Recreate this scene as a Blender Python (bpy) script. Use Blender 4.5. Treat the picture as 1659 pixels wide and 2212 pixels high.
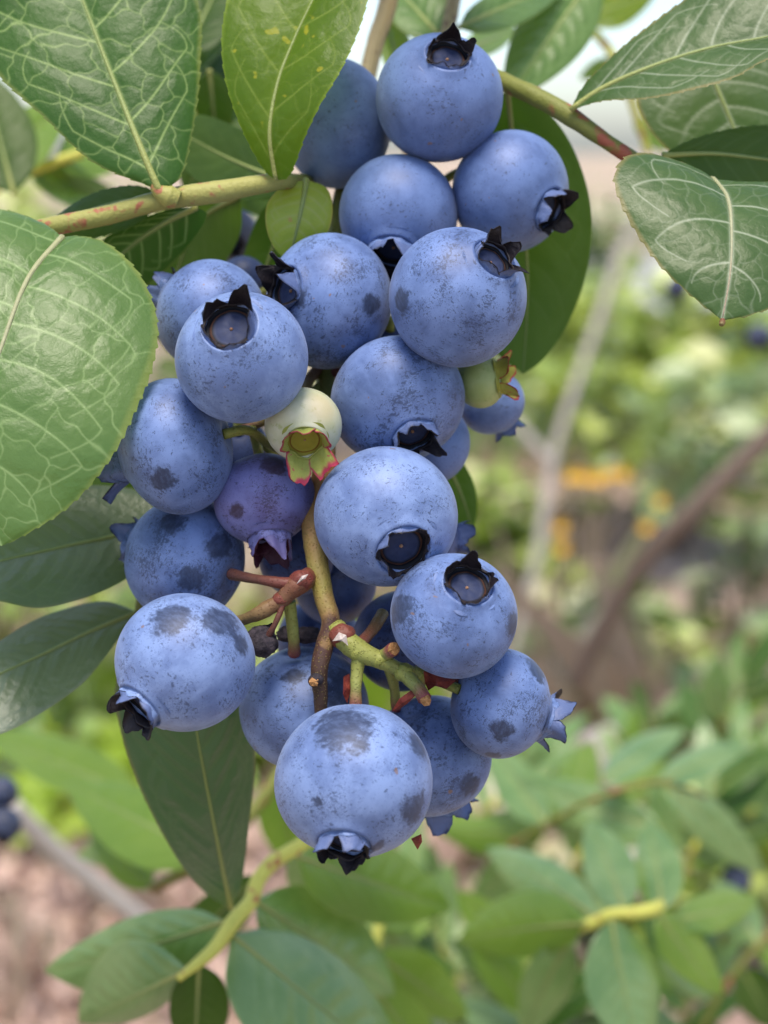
import bpy, math, random
import numpy as np
from mathutils import Vector, Matrix

# ------------------------------------------------------------------ clear
for o in list(bpy.data.objects):
    bpy.data.objects.remove(o, do_unlink=True)
sc = bpy.context.scene
COL = sc.collection

# ------------------------------------------------------------------ camera
CAM_H = 0.75                      # the lens is 0.75 m above the ground
PITCH = math.radians(13.0)        # looking a little downward
FOCUS = 200.0                     # mm from lens to the front berries
TANV = 0.3233                     # tan of half the vertical field of view
FW = np.array([0.0, math.cos(PITCH), -math.sin(PITCH)])
UP = np.array([0.0, math.sin(PITCH), math.cos(PITCH)])
RT = np.array([1.0, 0.0, 0.0])
CAM = np.array([0.0, 0.0, CAM_H])
cd = bpy.data.cameras.new('camera')
cam = bpy.data.objects.new('camera', cd)
COL.objects.link(cam)
cam.location = CAM
cam.rotation_euler = (math.pi / 2 - PITCH, 0, 0)
cd.sensor_fit = 'VERTICAL'
cd.sensor_height = 36.0
cd.sensor_width = 27.0
cd.lens = 18.0 / TANV
cd.clip_start = 0.01
cd.clip_end = 500.0
cd.dof.use_dof = True
cd.dof.focus_distance = 0.197
cd.dof.aperture_fstop = cd.lens / 3.3
sc.camera = cam

# ------------------------------------------------------------------ sky, sun, exposure
SUN_EL = math.radians(73)
SUN_AZ = math.radians(188)        # compass angle from +Y, clockwise: behind the lens
w = bpy.data.worlds.new('World')
sc.world = w
w.use_nodes = True
nt = w.node_tree
sky = nt.nodes.new('ShaderNodeTexSky')
sky.sky_type = 'NISHITA'
sky.sun_disc = False
sky.sun_elevation = SUN_EL
sky.sun_rotation = SUN_AZ
sky.air_density = 0.9
sky.dust_density = 1.7
sky.ozone_density = 1.0
bg = nt.nodes['Background']
bg.inputs['Strength'].default_value = 0.09
nt.links.new(sky.outputs[0], bg.inputs['Color'])
sl = bpy.data.lights.new('sun', 'SUN')
sl.energy = 1.5
sl.angle = math.radians(26)
sl.color = (1.0, 0.90, 0.76)
sun = bpy.data.objects.new('sun', sl)
COL.objects.link(sun)
sd = Vector((math.sin(SUN_AZ) * math.cos(SUN_EL), math.cos(SUN_AZ) * math.cos(SUN_EL), math.sin(SUN_EL)))
sun.rotation_euler = sd.to_track_quat('Z', 'Y').to_euler()
sun.location = (0, -3, 6)
sc.view_settings.view_transform = 'Standard'
sc.view_settings.look = 'None'
sc.view_settings.gamma = 1.0
sc.view_settings.use_curve_mapping = False
sc.view_settings.exposure = 1.72
sc.cycles.use_denoising = True
sc.cycles.max_bounces = 8
sc.cycles.transparent_max_bounces = 8
sc.cycles.caustics_reflective = False
sc.cycles.caustics_refractive = False

rng = np.random.default_rng(7)
random.seed(7)

# ------------------------------------------------------------------ helpers
PXMM = 2 * TANV * 0.75 * FOCUS / 1659.0      # mm per picture unit at the focal distance

def P(px, py, dz):
    """World point (m) seen at picture place (px, py) [frame 1659 x 2212], dz mm behind the focal distance."""
    d = (FOCUS + dz)
    k = PXMM * d / FOCUS
    v = FW * d + RT * ((px - 829.5) * k) + UP * ((1106.0 - py) * k)
    return CAM + v * 0.001

def PP(lst):
    return np.array([P(*p) for p in lst])

def ground_at(px, py):
    v = FW + RT * ((px - 829.5) * PXMM / FOCUS) + UP * ((1106.0 - py) * PXMM / FOCUS)
    return CAM + v * (CAM_H / -v[2])

def catmull(pts, n):
    pts = np.asarray(pts, float)
    if len(pts) == 2:
        t = np.linspace(0, 1, n)[:, None]
        return pts[0] * (1 - t) + pts[1] * t
    seg = np.linalg.norm(np.diff(pts, axis=0), axis=1) ** 0.5
    T = np.concatenate([[0], np.cumsum(seg)])
    ext = np.vstack([2 * pts[0] - pts[1], pts, 2 * pts[-1] - pts[-2]])
    Te = np.concatenate([[-(T[1])], T, [2 * T[-1] - T[-2]]])
    out = np.zeros((n, pts.shape[1]))
    # even arc length through a fine sampling
    fine = np.linspace(0, T[-1], max(200, n * 3))
    fp = np.zeros((len(fine), pts.shape[1]))
    idx = np.clip(np.searchsorted(T, fine, side='right') - 1, 0, len(pts) - 2)
    for k, (t, i) in enumerate(zip(fine, idx)):
        p0, p1, p2, p3 = ext[i], ext[i + 1], ext[i + 2], ext[i + 3]
        t0, t1, t2, t3 = Te[i], Te[i + 1], Te[i + 2], Te[i + 3]
        A1 = (t1 - t) / (t1 - t0) * p0 + (t - t0) / (t1 - t0) * p1
        A2 = (t2 - t) / (t2 - t1) * p1 + (t - t1) / (t2 - t1) * p2
        A3 = (t3 - t) / (t3 - t2) * p2 + (t - t2) / (t3 - t2) * p3
        B1 = (t2 - t) / (t2 - t0) * A1 + (t - t0) / (t2 - t0) * A2
        B2 = (t3 - t) / (t3 - t1) * A2 + (t - t1) / (t3 - t1) * A3
        fp[k] = (t2 - t) / (t2 - t1) * B1 + (t - t1) / (t2 - t1) * B2
    al = np.concatenate([[0], np.cumsum(np.linalg.norm(np.diff(fp, axis=0), axis=1))])
    tt = np.linspace(0, al[-1], n)
    for c in range(pts.shape[1]):
        out[:, c] = np.interp(tt, al, fp[:, c])
    return out

def mesh_obj(name, V, F, mats, parent=None, origin=None, attrs=None, smooth=True, fmat=None):
    """One mesh object.  V are world points (m) when origin is given, else local."""
    V = np.asarray(V, float)
    if origin is not None:
        V = V - np.asarray(origin)
    me = bpy.data.meshes.new(name)
    me.from_pydata(V.tolist(), [], [tuple(map(int, f)) for f in F])
    if not isinstance(mats, (list, tuple)):
        mats = [mats]
    for m in mats:
        me.materials.append(m)
    if smooth:
        me.polygons.foreach_set('use_smooth', np.ones(len(me.polygons), bool))
    if fmat is not None:
        me.polygons.foreach_set('material_index', np.asarray(fmat, np.int32))
    for k, a in (attrs or {}).items():
        at = me.attributes.new(k, 'FLOAT', 'POINT')
        at.data.foreach_set('value', np.asarray(a, np.float32))
    me.update()
    o = bpy.data.objects.new(name, me)
    COL.objects.link(o)
    if parent is not None:
        o.parent = parent
    elif origin is not None:
        o.location = origin
    return o

def empty(name, loc, label, cat, group=None):
    o = bpy.data.objects.new(name, None)
    o.empty_display_size = 0.005
    COL.objects.link(o)
    o.location = loc
    o['label'] = label
    o['category'] = cat
    if group:
        o['group'] = group
    return o

def grid_faces(n, m, wrap=False, off=0):
    i, j = np.meshgrid(np.arange(n - 1), np.arange(m if wrap else m - 1), indexing='ij')
    j2 = (j + 1) % m
    a = i * m + j; b = i * m + j2; c = (i + 1) * m + j2; d = (i + 1) * m + j
    return (np.stack([a, b, c, d], -1).reshape(-1, 4) + off).tolist()

def vnoise(p, scale, seed=0):
    """cheap smooth noise from a few rotated sines"""
    r = np.random.default_rng(seed)
    out = np.zeros(len(p))
    for k in range(5):
        d = r.normal(size=3); d /= np.linalg.norm(d)
        out += np.sin(p @ d * scale * (0.7 + 0.6 * r.random()) + r.random() * 6.28)
    return out / 5

# ------------------------------------------------------------------ materials
def new_mat(name):
    m = bpy.data.materials.new(name)
    m.use_nodes = True
    t = m.node_tree
    b = t.nodes['Principled BSDF']
    return m, t, b

def nd(t, typ, **kw):
    n = t.nodes.new(typ)
    for k, v in kw.items():
        setattr(n, k, v)
    return n

def noise(t, vec, scale, detail=2.0, rough=0.5, dist=0.0):
    n = nd(t, 'ShaderNodeTexNoise')
    n.inputs['Scale'].default_value = scale
    n.inputs['Detail'].default_value = detail
    n.inputs['Roughness'].default_value = rough
    n.inputs['Distortion'].default_value = dist
    if vec is not None:
        t.links.new(vec, n.inputs['Vector'])
    return n.outputs['Fac']

def ramp(t, fac, lo, hi):
    n = nd(t, 'ShaderNodeMapRange', interpolation_type='SMOOTHSTEP')
    n.inputs['From Min'].default_value = lo
    n.inputs['From Max'].default_value = hi
    t.links.new(fac, n.inputs['Value'])
    return n.outputs['Result']

def math_n(t, op, a, b=None):
    n = nd(t, 'ShaderNodeMath', operation=op)
    for i, v in enumerate((a, b)):
        if v is None:
            continue
        if isinstance(v, (int, float)):
            n.inputs[i].default_value = v
        else:
            t.links.new(v, n.inputs[i])
    return n.outputs[0]

def mix(t, fac, a, b):
    n = nd(t, 'ShaderNodeMix', data_type='RGBA')
    for sock, v in ((n.inputs[0], fac), (n.inputs[6], a), (n.inputs[7], b)):
        if isinstance(v, (int, float)):
            sock.default_value = v
        elif isinstance(v, tuple):
            sock.default_value = v + (1,) if len(v) == 3 else v
        else:
            t.links.new(v, sock)
    return n.outputs[2]

def attr(t, name):
    n = nd(t, 'ShaderNodeAttribute', attribute_name=name)
    return n.outputs['Fac']

def cramp(t, fac, stops):
    n = nd(t, 'ShaderNodeValToRGB')
    el = n.color_ramp.elements
    while len(el) < len(stops):
        el.new(0.5)
    for e, (p, c) in zip(el, stops):
        e.position = p
        e.color = c + (1,)
    t.links.new(fac, n.inputs[0])
    return n.outputs[0]

def bump(t, h, strength, dist):
    n = nd(t, 'ShaderNodeBump')
    n.inputs['Strength'].default_value = strength
    n.inputs['Distance'].default_value = dist
    t.links.new(h, n.inputs['Height'])
    return n.outputs[0]

def obj_vec(t, scale, rand=True):
    """object coordinates in units of `scale` metres, shifted per object"""
    tc = nd(t, 'ShaderNodeTexCoord')
    mp = nd(t, 'ShaderNodeMapping')
    mp.inputs['Scale'].default_value = (1 / scale,) * 3
    t.links.new(tc.outputs['Object'], mp.inputs['Vector'])
    if rand:
        oi = nd(t, 'ShaderNodeObjectInfo')
        t.links.new(math_n(t, 'MULTIPLY', oi.outputs['Random'], 37.0), mp.inputs['Location'])
    return mp.outputs[0]

def stretch(t, vec, s):
    mp = nd(t, 'ShaderNodeMapping')
    mp.inputs['Scale'].default_value = s
    t.links.new(vec, mp.inputs['Vector'])
    return mp.outputs[0]

def berry_mat(name, c_hi, c_lo, c_dark, speck=1.0):
    m, t, b = new_mat(name)
    v = obj_vec(t, 0.0085)
    big = noise(t, v, 1.6, 3, 0.55)
    mid = noise(t, v, 5.0, 4, 0.6)
    wisp = noise(t, stretch(t, v, (1.0, 1.0, 0.35)), 9.0, 5, 0.65, 0.8)
    mid = math_n(t, 'ADD', math_n(t, 'MULTIPLY', mid, 0.5), math_n(t, 'MULTIPLY', wisp, 0.5))
    bloom = mix(t, ramp(t, math_n(t, 'ADD', math_n(t, 'MULTIPLY', big, 0.6), math_n(t, 'MULTIPLY', mid, 0.4)), 0.36, 0.62), c_lo, c_hi)
    # fine rubbed specks, drawn out along the berry's girth, thick in places and absent in others
    s1 = noise(t, stretch(t, v, (1.0, 1.0, 1.9)), 17.0, 2.0, 0.55, 0.6)
    s2 = noise(t, stretch(t, v, (1.6, 1.6, 0.8)), 44.0, 2.0, 0.6, 0.3)
    dens = ramp(t, noise(t, v, 2.1, 3, 0.6), 0.33, 0.75)
    thr = math_n(t, 'SUBTRACT', 0.668, math_n(t, 'MULTIPLY', dens, 0.180 * speck))
    k1 = ramp(t, math_n(t, 'SUBTRACT', s1, thr), 0.0, 0.05)
    k2 = ramp(t, math_n(t, 'SUBTRACT', s2, math_n(t, 'ADD', thr, -0.015)), 0.0, 0.06)
    k = math_n(t, 'MULTIPLY', math_n(t, 'MAXIMUM', k1, math_n(t, 'MULTIPLY', k2, 0.75)), 0.70)
    # wider thumbed-off patches at given places
    rub = attr(t, 'rub')
    streak = noise(t, stretch(t, v, (1.0, 1.0, 1.5)), 12.0, 5, 0.75)
    shape = noise(t, v, 3.2, 4, 0.6, 0.5)
    rubk = math_n(t, 'ADD', rub, math_n(t, 'MULTIPLY', math_n(t, 'SUBTRACT', streak, 0.5), 0.9))
    rubk = ramp(t, math_n(t, 'ADD', rubk, math_n(t, 'MULTIPLY', math_n(t, 'SUBTRACT', shape, 0.5), 1.5)), 0.30, 0.68)
    gate = ramp(t, rub, 0.02, 0.12)
    worn = math_n(t, 'ADD', 0.76, math_n(t, 'MULTIPLY', ramp(t, noise(t, stretch(t, v, (1.0, 1.0, 2.0)), 8.0, 5, 0.75), 0.3, 0.62), 0.22))
    rubk = math_n(t, 'MULTIPLY', math_n(t, 'MULTIPLY', rubk, gate), worn)
    dark = math_n(t, 'MAXIMUM', k, rubk)
    col = mix(t, dark, bloom, c_dark)
    # tiny corky freckles
    fr = ramp(t, noise(t, v, 7.0, 0, 0.5), 0.85, 0.865)
    col = mix(t, math_n(t, 'MULTIPLY', fr, 0.7), col, (0.16, 0.09, 0.05))
    t.links.new(col, b.inputs['Base Color'])
    rg = nd(t, 'ShaderNodeMapRange')
    rg.inputs['To Min'].default_value = 0.52
    rg.inputs['To Max'].default_value = 0.50
    t.links.new(dark, rg.inputs['Value'])
    t.links.new(rg.outputs[0], b.inputs['Roughness'])
    b.inputs['Specular IOR Level'].default_value = 0.38
    b.inputs['Sheen Weight'].default_value = 0.12
    b.inputs['Sheen Roughness'].default_value = 0.5
    b.inputs['Sheen Tint'].default_value = (0.75, 0.82, 1.0, 1)
    t.links.new(bump(t, noise(t, v, 55, 2, 0.6), 0.12, 0.0001), b.inputs['Normal'])
    return m

M_BLUE = berry_mat('blueberry bloom', (0.128, 0.196, 0.402), (0.060, 0.099, 0.232), (0.014, 0.024, 0.060), 1.12)
M_BLUE_PALE = berry_mat('pale blueberry bloom', (0.171, 0.249, 0.465), (0.089, 0.138, 0.297), (0.018, 0.030, 0.072), 0.85)
M_BLUE_CLEAN = berry_mat('even blueberry bloom', (0.112, 0.174, 0.365), (0.068, 0.110, 0.250), (0.030, 0.040, 0.080), 0.5)
M_BLUE_SHADED = berry_mat('shaded blueberry bloom', (0.050, 0.080, 0.215), (0.028, 0.046, 0.130), (0.010, 0.012, 0.028))  # darker copy for the rear berries, their shade put into the colour
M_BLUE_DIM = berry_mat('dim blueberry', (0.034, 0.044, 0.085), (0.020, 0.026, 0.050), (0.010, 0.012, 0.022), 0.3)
M_PURPLE = berry_mat('purple blueberry bloom', (0.150, 0.160, 0.370), (0.088, 0.080, 0.215), (0.028, 0.016, 0.040))

def green_berry_mat(name, a, b_, c):
    m, t, b = new_mat(name)
    v = obj_vec(t, 0.0085)
    col = mix(t, ramp(t, noise(t, v, 2.2, 4, 0.6), 0.35, 0.7), a, b_)
    col = mix(t, math_n(t, 'MULTIPLY', ramp(t, noise(t, v, 7.0, 4, 0.65), 0.56, 0.72), 0.6), col, c)
    rub = attr(t, 'rub')
    col = mix(t, math_n(t, 'MULTIPLY', ramp(t, rub, 0.2, 0.9), 0.35), col, (0.46, 0.31, 0.20))
    t.links.new(col, b.inputs['Base Color'])
    b.inputs['Roughness'].default_value = 0.45
    b.inputs['Subsurface Weight'].default_value = 0.25
    b.inputs['Subsurface Radius'].default_value = (0.002, 0.002, 0.001)
    b.inputs['Subsurface Scale'].default_value = 1.0
    t.links.new(bump(t, noise(t, v, 40, 3), 0.15, 0.0001), b.inputs['Normal'])
    return m

M_WHITE_BERRY = green_berry_mat('unripe pale skin', (0.42, 0.44, 0.27), (0.50, 0.51, 0.38), (0.20, 0.26, 0.05))
M_GREEN_BERRY = green_berry_mat('unripe green skin', (0.24, 0.30, 0.09), (0.30, 0.35, 0.14), (0.17, 0.24, 0.05))

def crown_mat(name, c_base, c_tip, dusty):
    """outer face of the sepals: dusted at the collar, dark toward the point"""
    m, t, b = new_mat(name)
    v = obj_vec(t, 0.0085)
    h = attr(t, 'h')
    hh = math_n(t, 'ADD', h, math_n(t, 'MULTIPLY', math_n(t, 'SUBTRACT', noise(t, v, 7, 4, 0.65), 0.5), 0.7))
    col = mix(t, ramp(t, hh, 0.66, 1.18), c_base, c_tip)
    t.links.new(col, b.inputs['Base Color'])
    b.inputs['Roughness'].default_value = 0.5
    b.inputs['Specular IOR Level'].default_value = 0.3
    t.links.new(bump(t, noise(t, v, 30, 3), 0.4, 0.0002), b.inputs['Normal'])
    return m

M_CROWN = crown_mat('dusty crown', (0.085, 0.120, 0.250), (0.014, 0.015, 0.028), 1)
M_CROWN_P = crown_mat('purple crown', (0.12, 0.11, 0.26), (0.045, 0.010, 0.026), 1)

def crown_in_mat(name, c1, c2, rim=None, spots=False):
    m, t, b = new_mat(name)
    v = obj_vec(t, 0.0085)
    col = mix(t, noise(t, v, 6, 4, 0.6), c1, c2)
    if rim:
        e = attr(t, 'edge')
        ee = math_n(t, 'ADD', e, math_n(t, 'MULTIPLY', math_n(t, 'SUBTRACT', noise(t, v, 8, 3), 0.5), 0.5))
        col = mix(t, ramp(t, ee, 0.40, 0.80), col, rim)
        sp = ramp(t, noise(t, v, 11, 1), 0.70, 0.74)
        col = mix(t, math_n(t, 'MULTIPLY', sp, 0.7), col, rim)
    t.links.new(col, b.inputs['Base Color'])
    b.inputs['Roughness'].default_value = 0.55
    b.inputs['Specular IOR Level'].default_value = 0.25
    t.links.new(bump(t, noise(t, v, 25, 4), 0.5, 0.0002), b.inputs['Normal'])
    return m

M_CROWN_IN = crown_in_mat('crown inside', (0.006, 0.005, 0.007), (0.016, 0.012, 0.016))
M_CROWN_IN_P = crown_in_mat('purple crown inside', (0.035, 0.008, 0.018), (0.060, 0.012, 0.026))
M_SEPAL_GREEN = crown_in_mat('green sepal', (0.21, 0.23, 0.035), (0.27, 0.30, 0.08), rim=(0.28, 0.028, 0.06))
M_SEPAL_RED = crown_in_mat('red sepal', (0.24, 0.25, 0.035), (0.27, 0.26, 0.05), rim=(0.27, 0.018, 0.026))

def disc_mat(name, c_in, c_out, c_line):
    m, t, b = new_mat(name)
    v = obj_vec(t, 0.0085)
    r = attr(t, 'h')
    n = math_n(t, 'MULTIPLY', math_n(t, 'SUBTRACT', noise(t, v, 8, 3), 0.5), 0.06)
    rr = math_n(t, 'ADD', r, n)
    col = cramp(t, rr, [(0.0, c_in), (0.60, c_in), (0.70, c_out), (0.735, c_line), (0.775, c_line), (0.81, c_out), (1.0, c_out)])
    col = mix(t, math_n(t, 'MULTIPLY', noise(t, v, 12, 4, 0.7), 0.5), col, c_out)
    t.links.new(col, b.inputs['Base Color'])
    b.inputs['Roughness'].default_value = 0.55
    b.inputs['Specular IOR Level'].default_value = 0.12
    return m

M_DISC = disc_mat('crown floor', (0.034, 0.046, 0.105), (0.008, 0.009, 0.014), (0.085, 0.040, 0.026))
M_DISC_GREEN = disc_mat('green crown floor', (0.20, 0.18, 0.025), (0.20, 0.19, 0.03), (0.12, 0.035, 0.01))

def plain_mat(name, c1, c2, rough=0.6, scale=0.002, bumpd=0.0002, spec=0.3):
    m, t, b = new_mat(name)
    v = obj_vec(t, scale)
    t.links.new(mix(t, ramp(t, noise(t, v, 1.5, 5, 0.6), 0.3, 0.7), c1, c2), b.inputs['Base Color'])
    b.inputs['Roughness'].default_value = rough
    b.inputs['Specular IOR Level'].default_value = spec
    if bumpd:
        t.links.new(bump(t, noise(t, v, 3, 5, 0.65), 0.6, bumpd), b.inputs['Normal'])
    return m

M_SCAR = plain_mat('style scar', (0.20, 0.10, 0.06), (0.30, 0.17, 0.10))
M_CORK = plain_mat('cut stalk', (0.22, 0.10, 0.03), (0.38, 0.20, 0.08), 0.8, 0.0006, 0.0003)
M_DRY = plain_mat('withered fruit', (0.012, 0.010, 0.014), (0.050, 0.040, 0.050), 0.8, 0.0012, 0.0006)
M_RED_SCRAP = plain_mat('dry red bract', (0.10, 0.012, 0.010), (0.20, 0.035, 0.020), 0.6, 0.0015, 0.0003)
M_SCALE = plain_mat('papery bud scale', (0.30, 0.25, 0.22), (0.45, 0.40, 0.38), 0.5, 0.0008, 0.0001)

def stem_mat(name, stops, spot=None, spot_col=(0.30, 0.04, 0.045), dots=None, rough=0.5):
    m, t, b = new_mat(name)
    v = obj_vec(t, 0.002)
    tt = math_n(t, 'ADD', attr(t, 'h'), math_n(t, 'MULTIPLY', math_n(t, 'SUBTRACT', noise(t, v, 0.9, 3), 0.5), 0.12))
    col = cramp(t, tt, stops)
    col = mix(t, math_n(t, 'MULTIPLY', noise(t, v, 2.5, 5, 0.7), 0.30), col, (0.10, 0.08, 0.02))
    if spot:
        k = math_n(t, 'MULTIPLY', ramp(t, noise(t, v, spot * 2.4, 2, 0.5), 0.57, 0.68), 0.9)
        col = mix(t, math_n(t, 'MULTIPLY', k, 0.8), col, spot_col)
    hgt = noise(t, v, 4, 4, 0.6)
    if dots:
        vo2 = nd(t, 'ShaderNodeTexVoronoi')
        vo2.inputs['Scale'].default_value = 5.5
        t.links.new(v, vo2.inputs['Vector'])
        kd = ramp(t, vo2.outputs['Distance'], 0.34, 0.2)
        col = mix(t, math_n(t, 'MULTIPLY', kd, 0.40), col, mix(t, 0.55, col, dots))
        hgt = math_n(t, 'ADD', math_n(t, 'MULTIPLY', hgt, 0.5), kd)
    t.links.new(col, b.inputs['Base Color'])
    b.inputs['Roughness'].default_value = rough
    b.inputs['Specular IOR Level'].default_value = 0.3
    t.links.new(bump(t, hgt, 0.8, 0.0002), b.inputs['Normal'])
    return m

M_TWIG = stem_mat('spotted green twig', [(0, (0.29, 0.29, 0.075)), (0.5, (0.32, 0.31, 0.085)), (1, (0.26, 0.26, 0.06))], spot=0.42)
M_TWIG2 = stem_mat('olive green twig', [(0, (0.19, 0.21, 0.035)), (0.5, (0.16, 0.18, 0.032)), (1, (0.13, 0.13, 0.03))], spot=0.25)
M_TWIG3 = stem_mat('yellow green shoot', [(0, (0.58, 0.58, 0.11)), (1, (0.55, 0.54, 0.10))], spot=0.25)
M_PEDUNCLE = stem_mat('fruit stalk skin', [(0, (0.16, 0.17, 0.04)), (0.55, (0.18, 0.19, 0.045)), (0.66, (0.28, 0.13, 0.05)), (0.74, (0.29, 0.17, 0.06)), (0.82, (0.28, 0.24, 0.06)), (0.865, (0.24, 0.14, 0.055)), (0.885, (0.055, 0.020, 0.022)), (1, (0.035, 0.018, 0.016))], dots=(0.45, 0.36, 0.10))
M_PED_RED = stem_mat('red pedicel', [(0, (0.145, 0.026, 0.026)), (0.5, (0.105, 0.034, 0.028)), (1, (0.065, 0.018, 0.024))], dots=(0.20, 0.08, 0.05))
M_PED_GR = stem_mat('green pedicel', [(0, (0.24, 0.26, 0.055)), (0.6, (0.24, 0.26, 0.07)), (0.85, (0.22, 0.085, 0.06)), (1, (0.17, 0.026, 0.045))], dots=(0.32, 0.31, 0.10))
M_PED_PINK = stem_mat('pink green pedicel', [(0, (0.15, 0.030, 0.026)), (0.35, (0.15, 0.060, 0.034)), (0.6, (0.18, 0.105, 0.045)), (1, (0.19, 0.15, 0.06))], dots=(0.28, 0.14, 0.08))
M_BARK = stem_mat('grey bark', [(0, (0.36, 0.32, 0.29)), (1, (0.42, 0.38, 0.35))], rough=0.8)
M_BARK_BR = stem_mat('brown bark', [(0, (0.14, 0.10, 0.085)), (1, (0.20, 0.15, 0.12))], rough=0.8)
M_BARK_PALE = stem_mat('pale bark', [(0, (0.46, 0.42, 0.38)), (1, (0.54, 0.50, 0.46))], rough=0.8)
M_TAN = stem_mat('tan twig', [(0, (0.34, 0.25, 0.12)), (1, (0.40, 0.32, 0.16))], spot=0.4, spot_col=(0.12, 0.05, 0.03))

def leaf_mat(name, base, base2, vein, edge, rough=0.38, trans=0.28, tcol=None, spots=None, bl=0.38, spec=0.34):
    m, t, b = new_mat(name)
    v = obj_vec(t, 0.01)
    n1 = noise(t, v, 0.8, 4, 0.6)
    col = mix(t, ramp(t, n1, 0.3, 0.7), base, base2)
    fine = noise(t, v, 30, 3, 0.6)
    col = mix(t, math_n(t, 'MULTIPLY', fine, 0.25), col, tuple(c * 0.6 for c in base))
    if spots:
        k = ramp(t, noise(t, v, spots[0] * 1.5, 1.5, 0.5), 0.66, 0.71)
        col = mix(t, math_n(t, 'MULTIPLY', k, 0.75), col, spots[1])
    ve = attr(t, 'vein')
    col = mix(t, math_n(t, 'MULTIPLY', ve, 0.85), col, vein)
    ed = attr(t, 'edge')
    col = mix(t, math_n(t, 'MULTIPLY', ramp(t, math_n(t, 'ADD', ed, math_n(t, 'MULTIPLY', math_n(t, 'SUBTRACT', n1, 0.5), 0.08)), 0.945, 0.995), 0.7), col, edge)
    t.links.new(col, b.inputs['Base Color'])
    rg = math_n(t, 'ADD', rough - 0.06, math_n(t, 'MULTIPLY', noise(t, v, 6, 4, 0.6), 0.16))
    t.links.new(rg, b.inputs['Roughness'])
    b.inputs['Specular IOR Level'].default_value = spec
    cells = nd(t, 'ShaderNodeTexVoronoi')
    cells.inputs['Scale'].default_value = 9.0
    t.links.new(v, cells.inputs['Vector'])
    hh = math_n(t, 'ADD', math_n(t, 'MULTIPLY', noise(t, v, 9, 4, 0.6), 0.7), math_n(t, 'MULTIPLY', fine, 0.25))
    hh = math_n(t, 'SUBTRACT', hh, math_n(t, 'MULTIPLY', cells.outputs['Distance'], 0.3))
    t.links.new(bump(t, hh, bl, 0.00035), b.inputs['Normal'])
    tr = nd(t, 'ShaderNodeBsdfTranslucent')
    if tcol is None:
        tcol = (min(1, base[0] * 2.6), min(1, base[1] * 2.4), base[2] * 0.9)
    t.links.new(mix(t, math_n(t, 'MULTIPLY', ve, 0.5), tcol, tuple(c * 0.45 for c in tcol)), tr.inputs['Color'])
    ms = nd(t, 'ShaderNodeMixShader')
    ms.inputs[0].default_value = trans
    t.links.new(b.outputs[0], ms.inputs[1])
    t.links.new(tr.outputs[0], ms.inputs[2])
    t.links.new(ms.outputs[0], t.nodes['Material Output'].inputs['Surface'])
    return m

VEIN = (0.33, 0.45, 0.15)
EDGE = (0.17, 0.20, 0.05)
M_LEAF = leaf_mat('leaf green', (0.028, 0.080, 0.010), (0.042, 0.106, 0.015), VEIN, EDGE, spec=0.27)
M_LEAF_PALE = leaf_mat('leaf pale green', (0.074, 0.148, 0.036), (0.104, 0.182, 0.050), (0.30, 0.42, 0.17), (0.18, 0.22, 0.05), rough=0.34)
M_LEAF_YEL = leaf_mat('leaf yellow green', (0.052, 0.112, 0.003), (0.084, 0.152, 0.004), (0.24, 0.32, 0.05), (0.20, 0.28, 0.03), trans=0.50, tcol=(0.36, 0.52, 0.015), spots=(3.2, (0.40, 0.36, 0.02)))
M_LEAF_DULL = leaf_mat('leaf dull green', (0.042, 0.088, 0.022), (0.060, 0.112, 0.030), (0.42, 0.47, 0.34), (0.20, 0.16, 0.05), rough=0.38)
M_LEAF_SMALL = leaf_mat('small yellow leaf', (0.19, 0.27, 0.03), (0.24, 0.31, 0.05), (0.34, 0.37, 0.12), (0.40, 0.30, 0.08), trans=0.3, spots=(2.6, (0.33, 0.12, 0.07)))
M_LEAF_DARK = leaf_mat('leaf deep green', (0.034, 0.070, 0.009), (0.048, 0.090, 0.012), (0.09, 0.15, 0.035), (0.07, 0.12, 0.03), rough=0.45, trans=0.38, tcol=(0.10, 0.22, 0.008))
M_LEAF_FRESH = leaf_mat('leaf fresh green', (0.110, 0.200, 0.028), (0.150, 0.240, 0.040), (0.22, 0.31, 0.08), (0.20, 0.30, 0.06), trans=0.35)
M_LEAF_SOFT = leaf_mat('leaf soft green', (0.090, 0.185, 0.050), (0.190, 0.285, 0.100), (0.26, 0.36, 0.14), (0.20, 0.28, 0.08), rough=0.31, trans=0.25, spec=0.8)  # base paler than the other leaves, standing in for sky sheen
M_LEAF_GLOSS = leaf_mat('leaf glossy green', (0.024, 0.074, 0.026), (0.036, 0.096, 0.036), (0.16, 0.23, 0.10), (0.14, 0.14, 0.04), rough=0.32, trans=0.2, spec=0.6)
def cloud_mat(name, cols, tcol):
    m, t, b = new_mat(name)
    tone = attr(t, 'tone')
    t.links.new(cramp(t, tone, cols), b.inputs['Base Color'])
    b.inputs['Roughness'].default_value = 0.32
    b.inputs['Specular IOR Level'].default_value = 0.6
    tr = nd(t, 'ShaderNodeBsdfTranslucent')
    tr.inputs['Color'].default_value = tcol + (1,)
    ms = nd(t, 'ShaderNodeMixShader')
    ms.inputs[0].default_value = 0.25
    t.links.new(b.outputs[0], ms.inputs[1]); t.links.new(tr.outputs[0], ms.inputs[2])
    t.links.new(ms.outputs[0], t.nodes['Material Output'].inputs['Surface'])
    return m
M_LEAF_SHEEN = leaf_mat('leaf with grey sheen', (0.080, 0.130, 0.066), (0.110, 0.160, 0.088), (0.20, 0.26, 0.14), (0.14, 0.16, 0.06), rough=0.32, trans=0.2, spec=0.8)  # grey of the reflected sky put into the colour of green leaves
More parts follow.
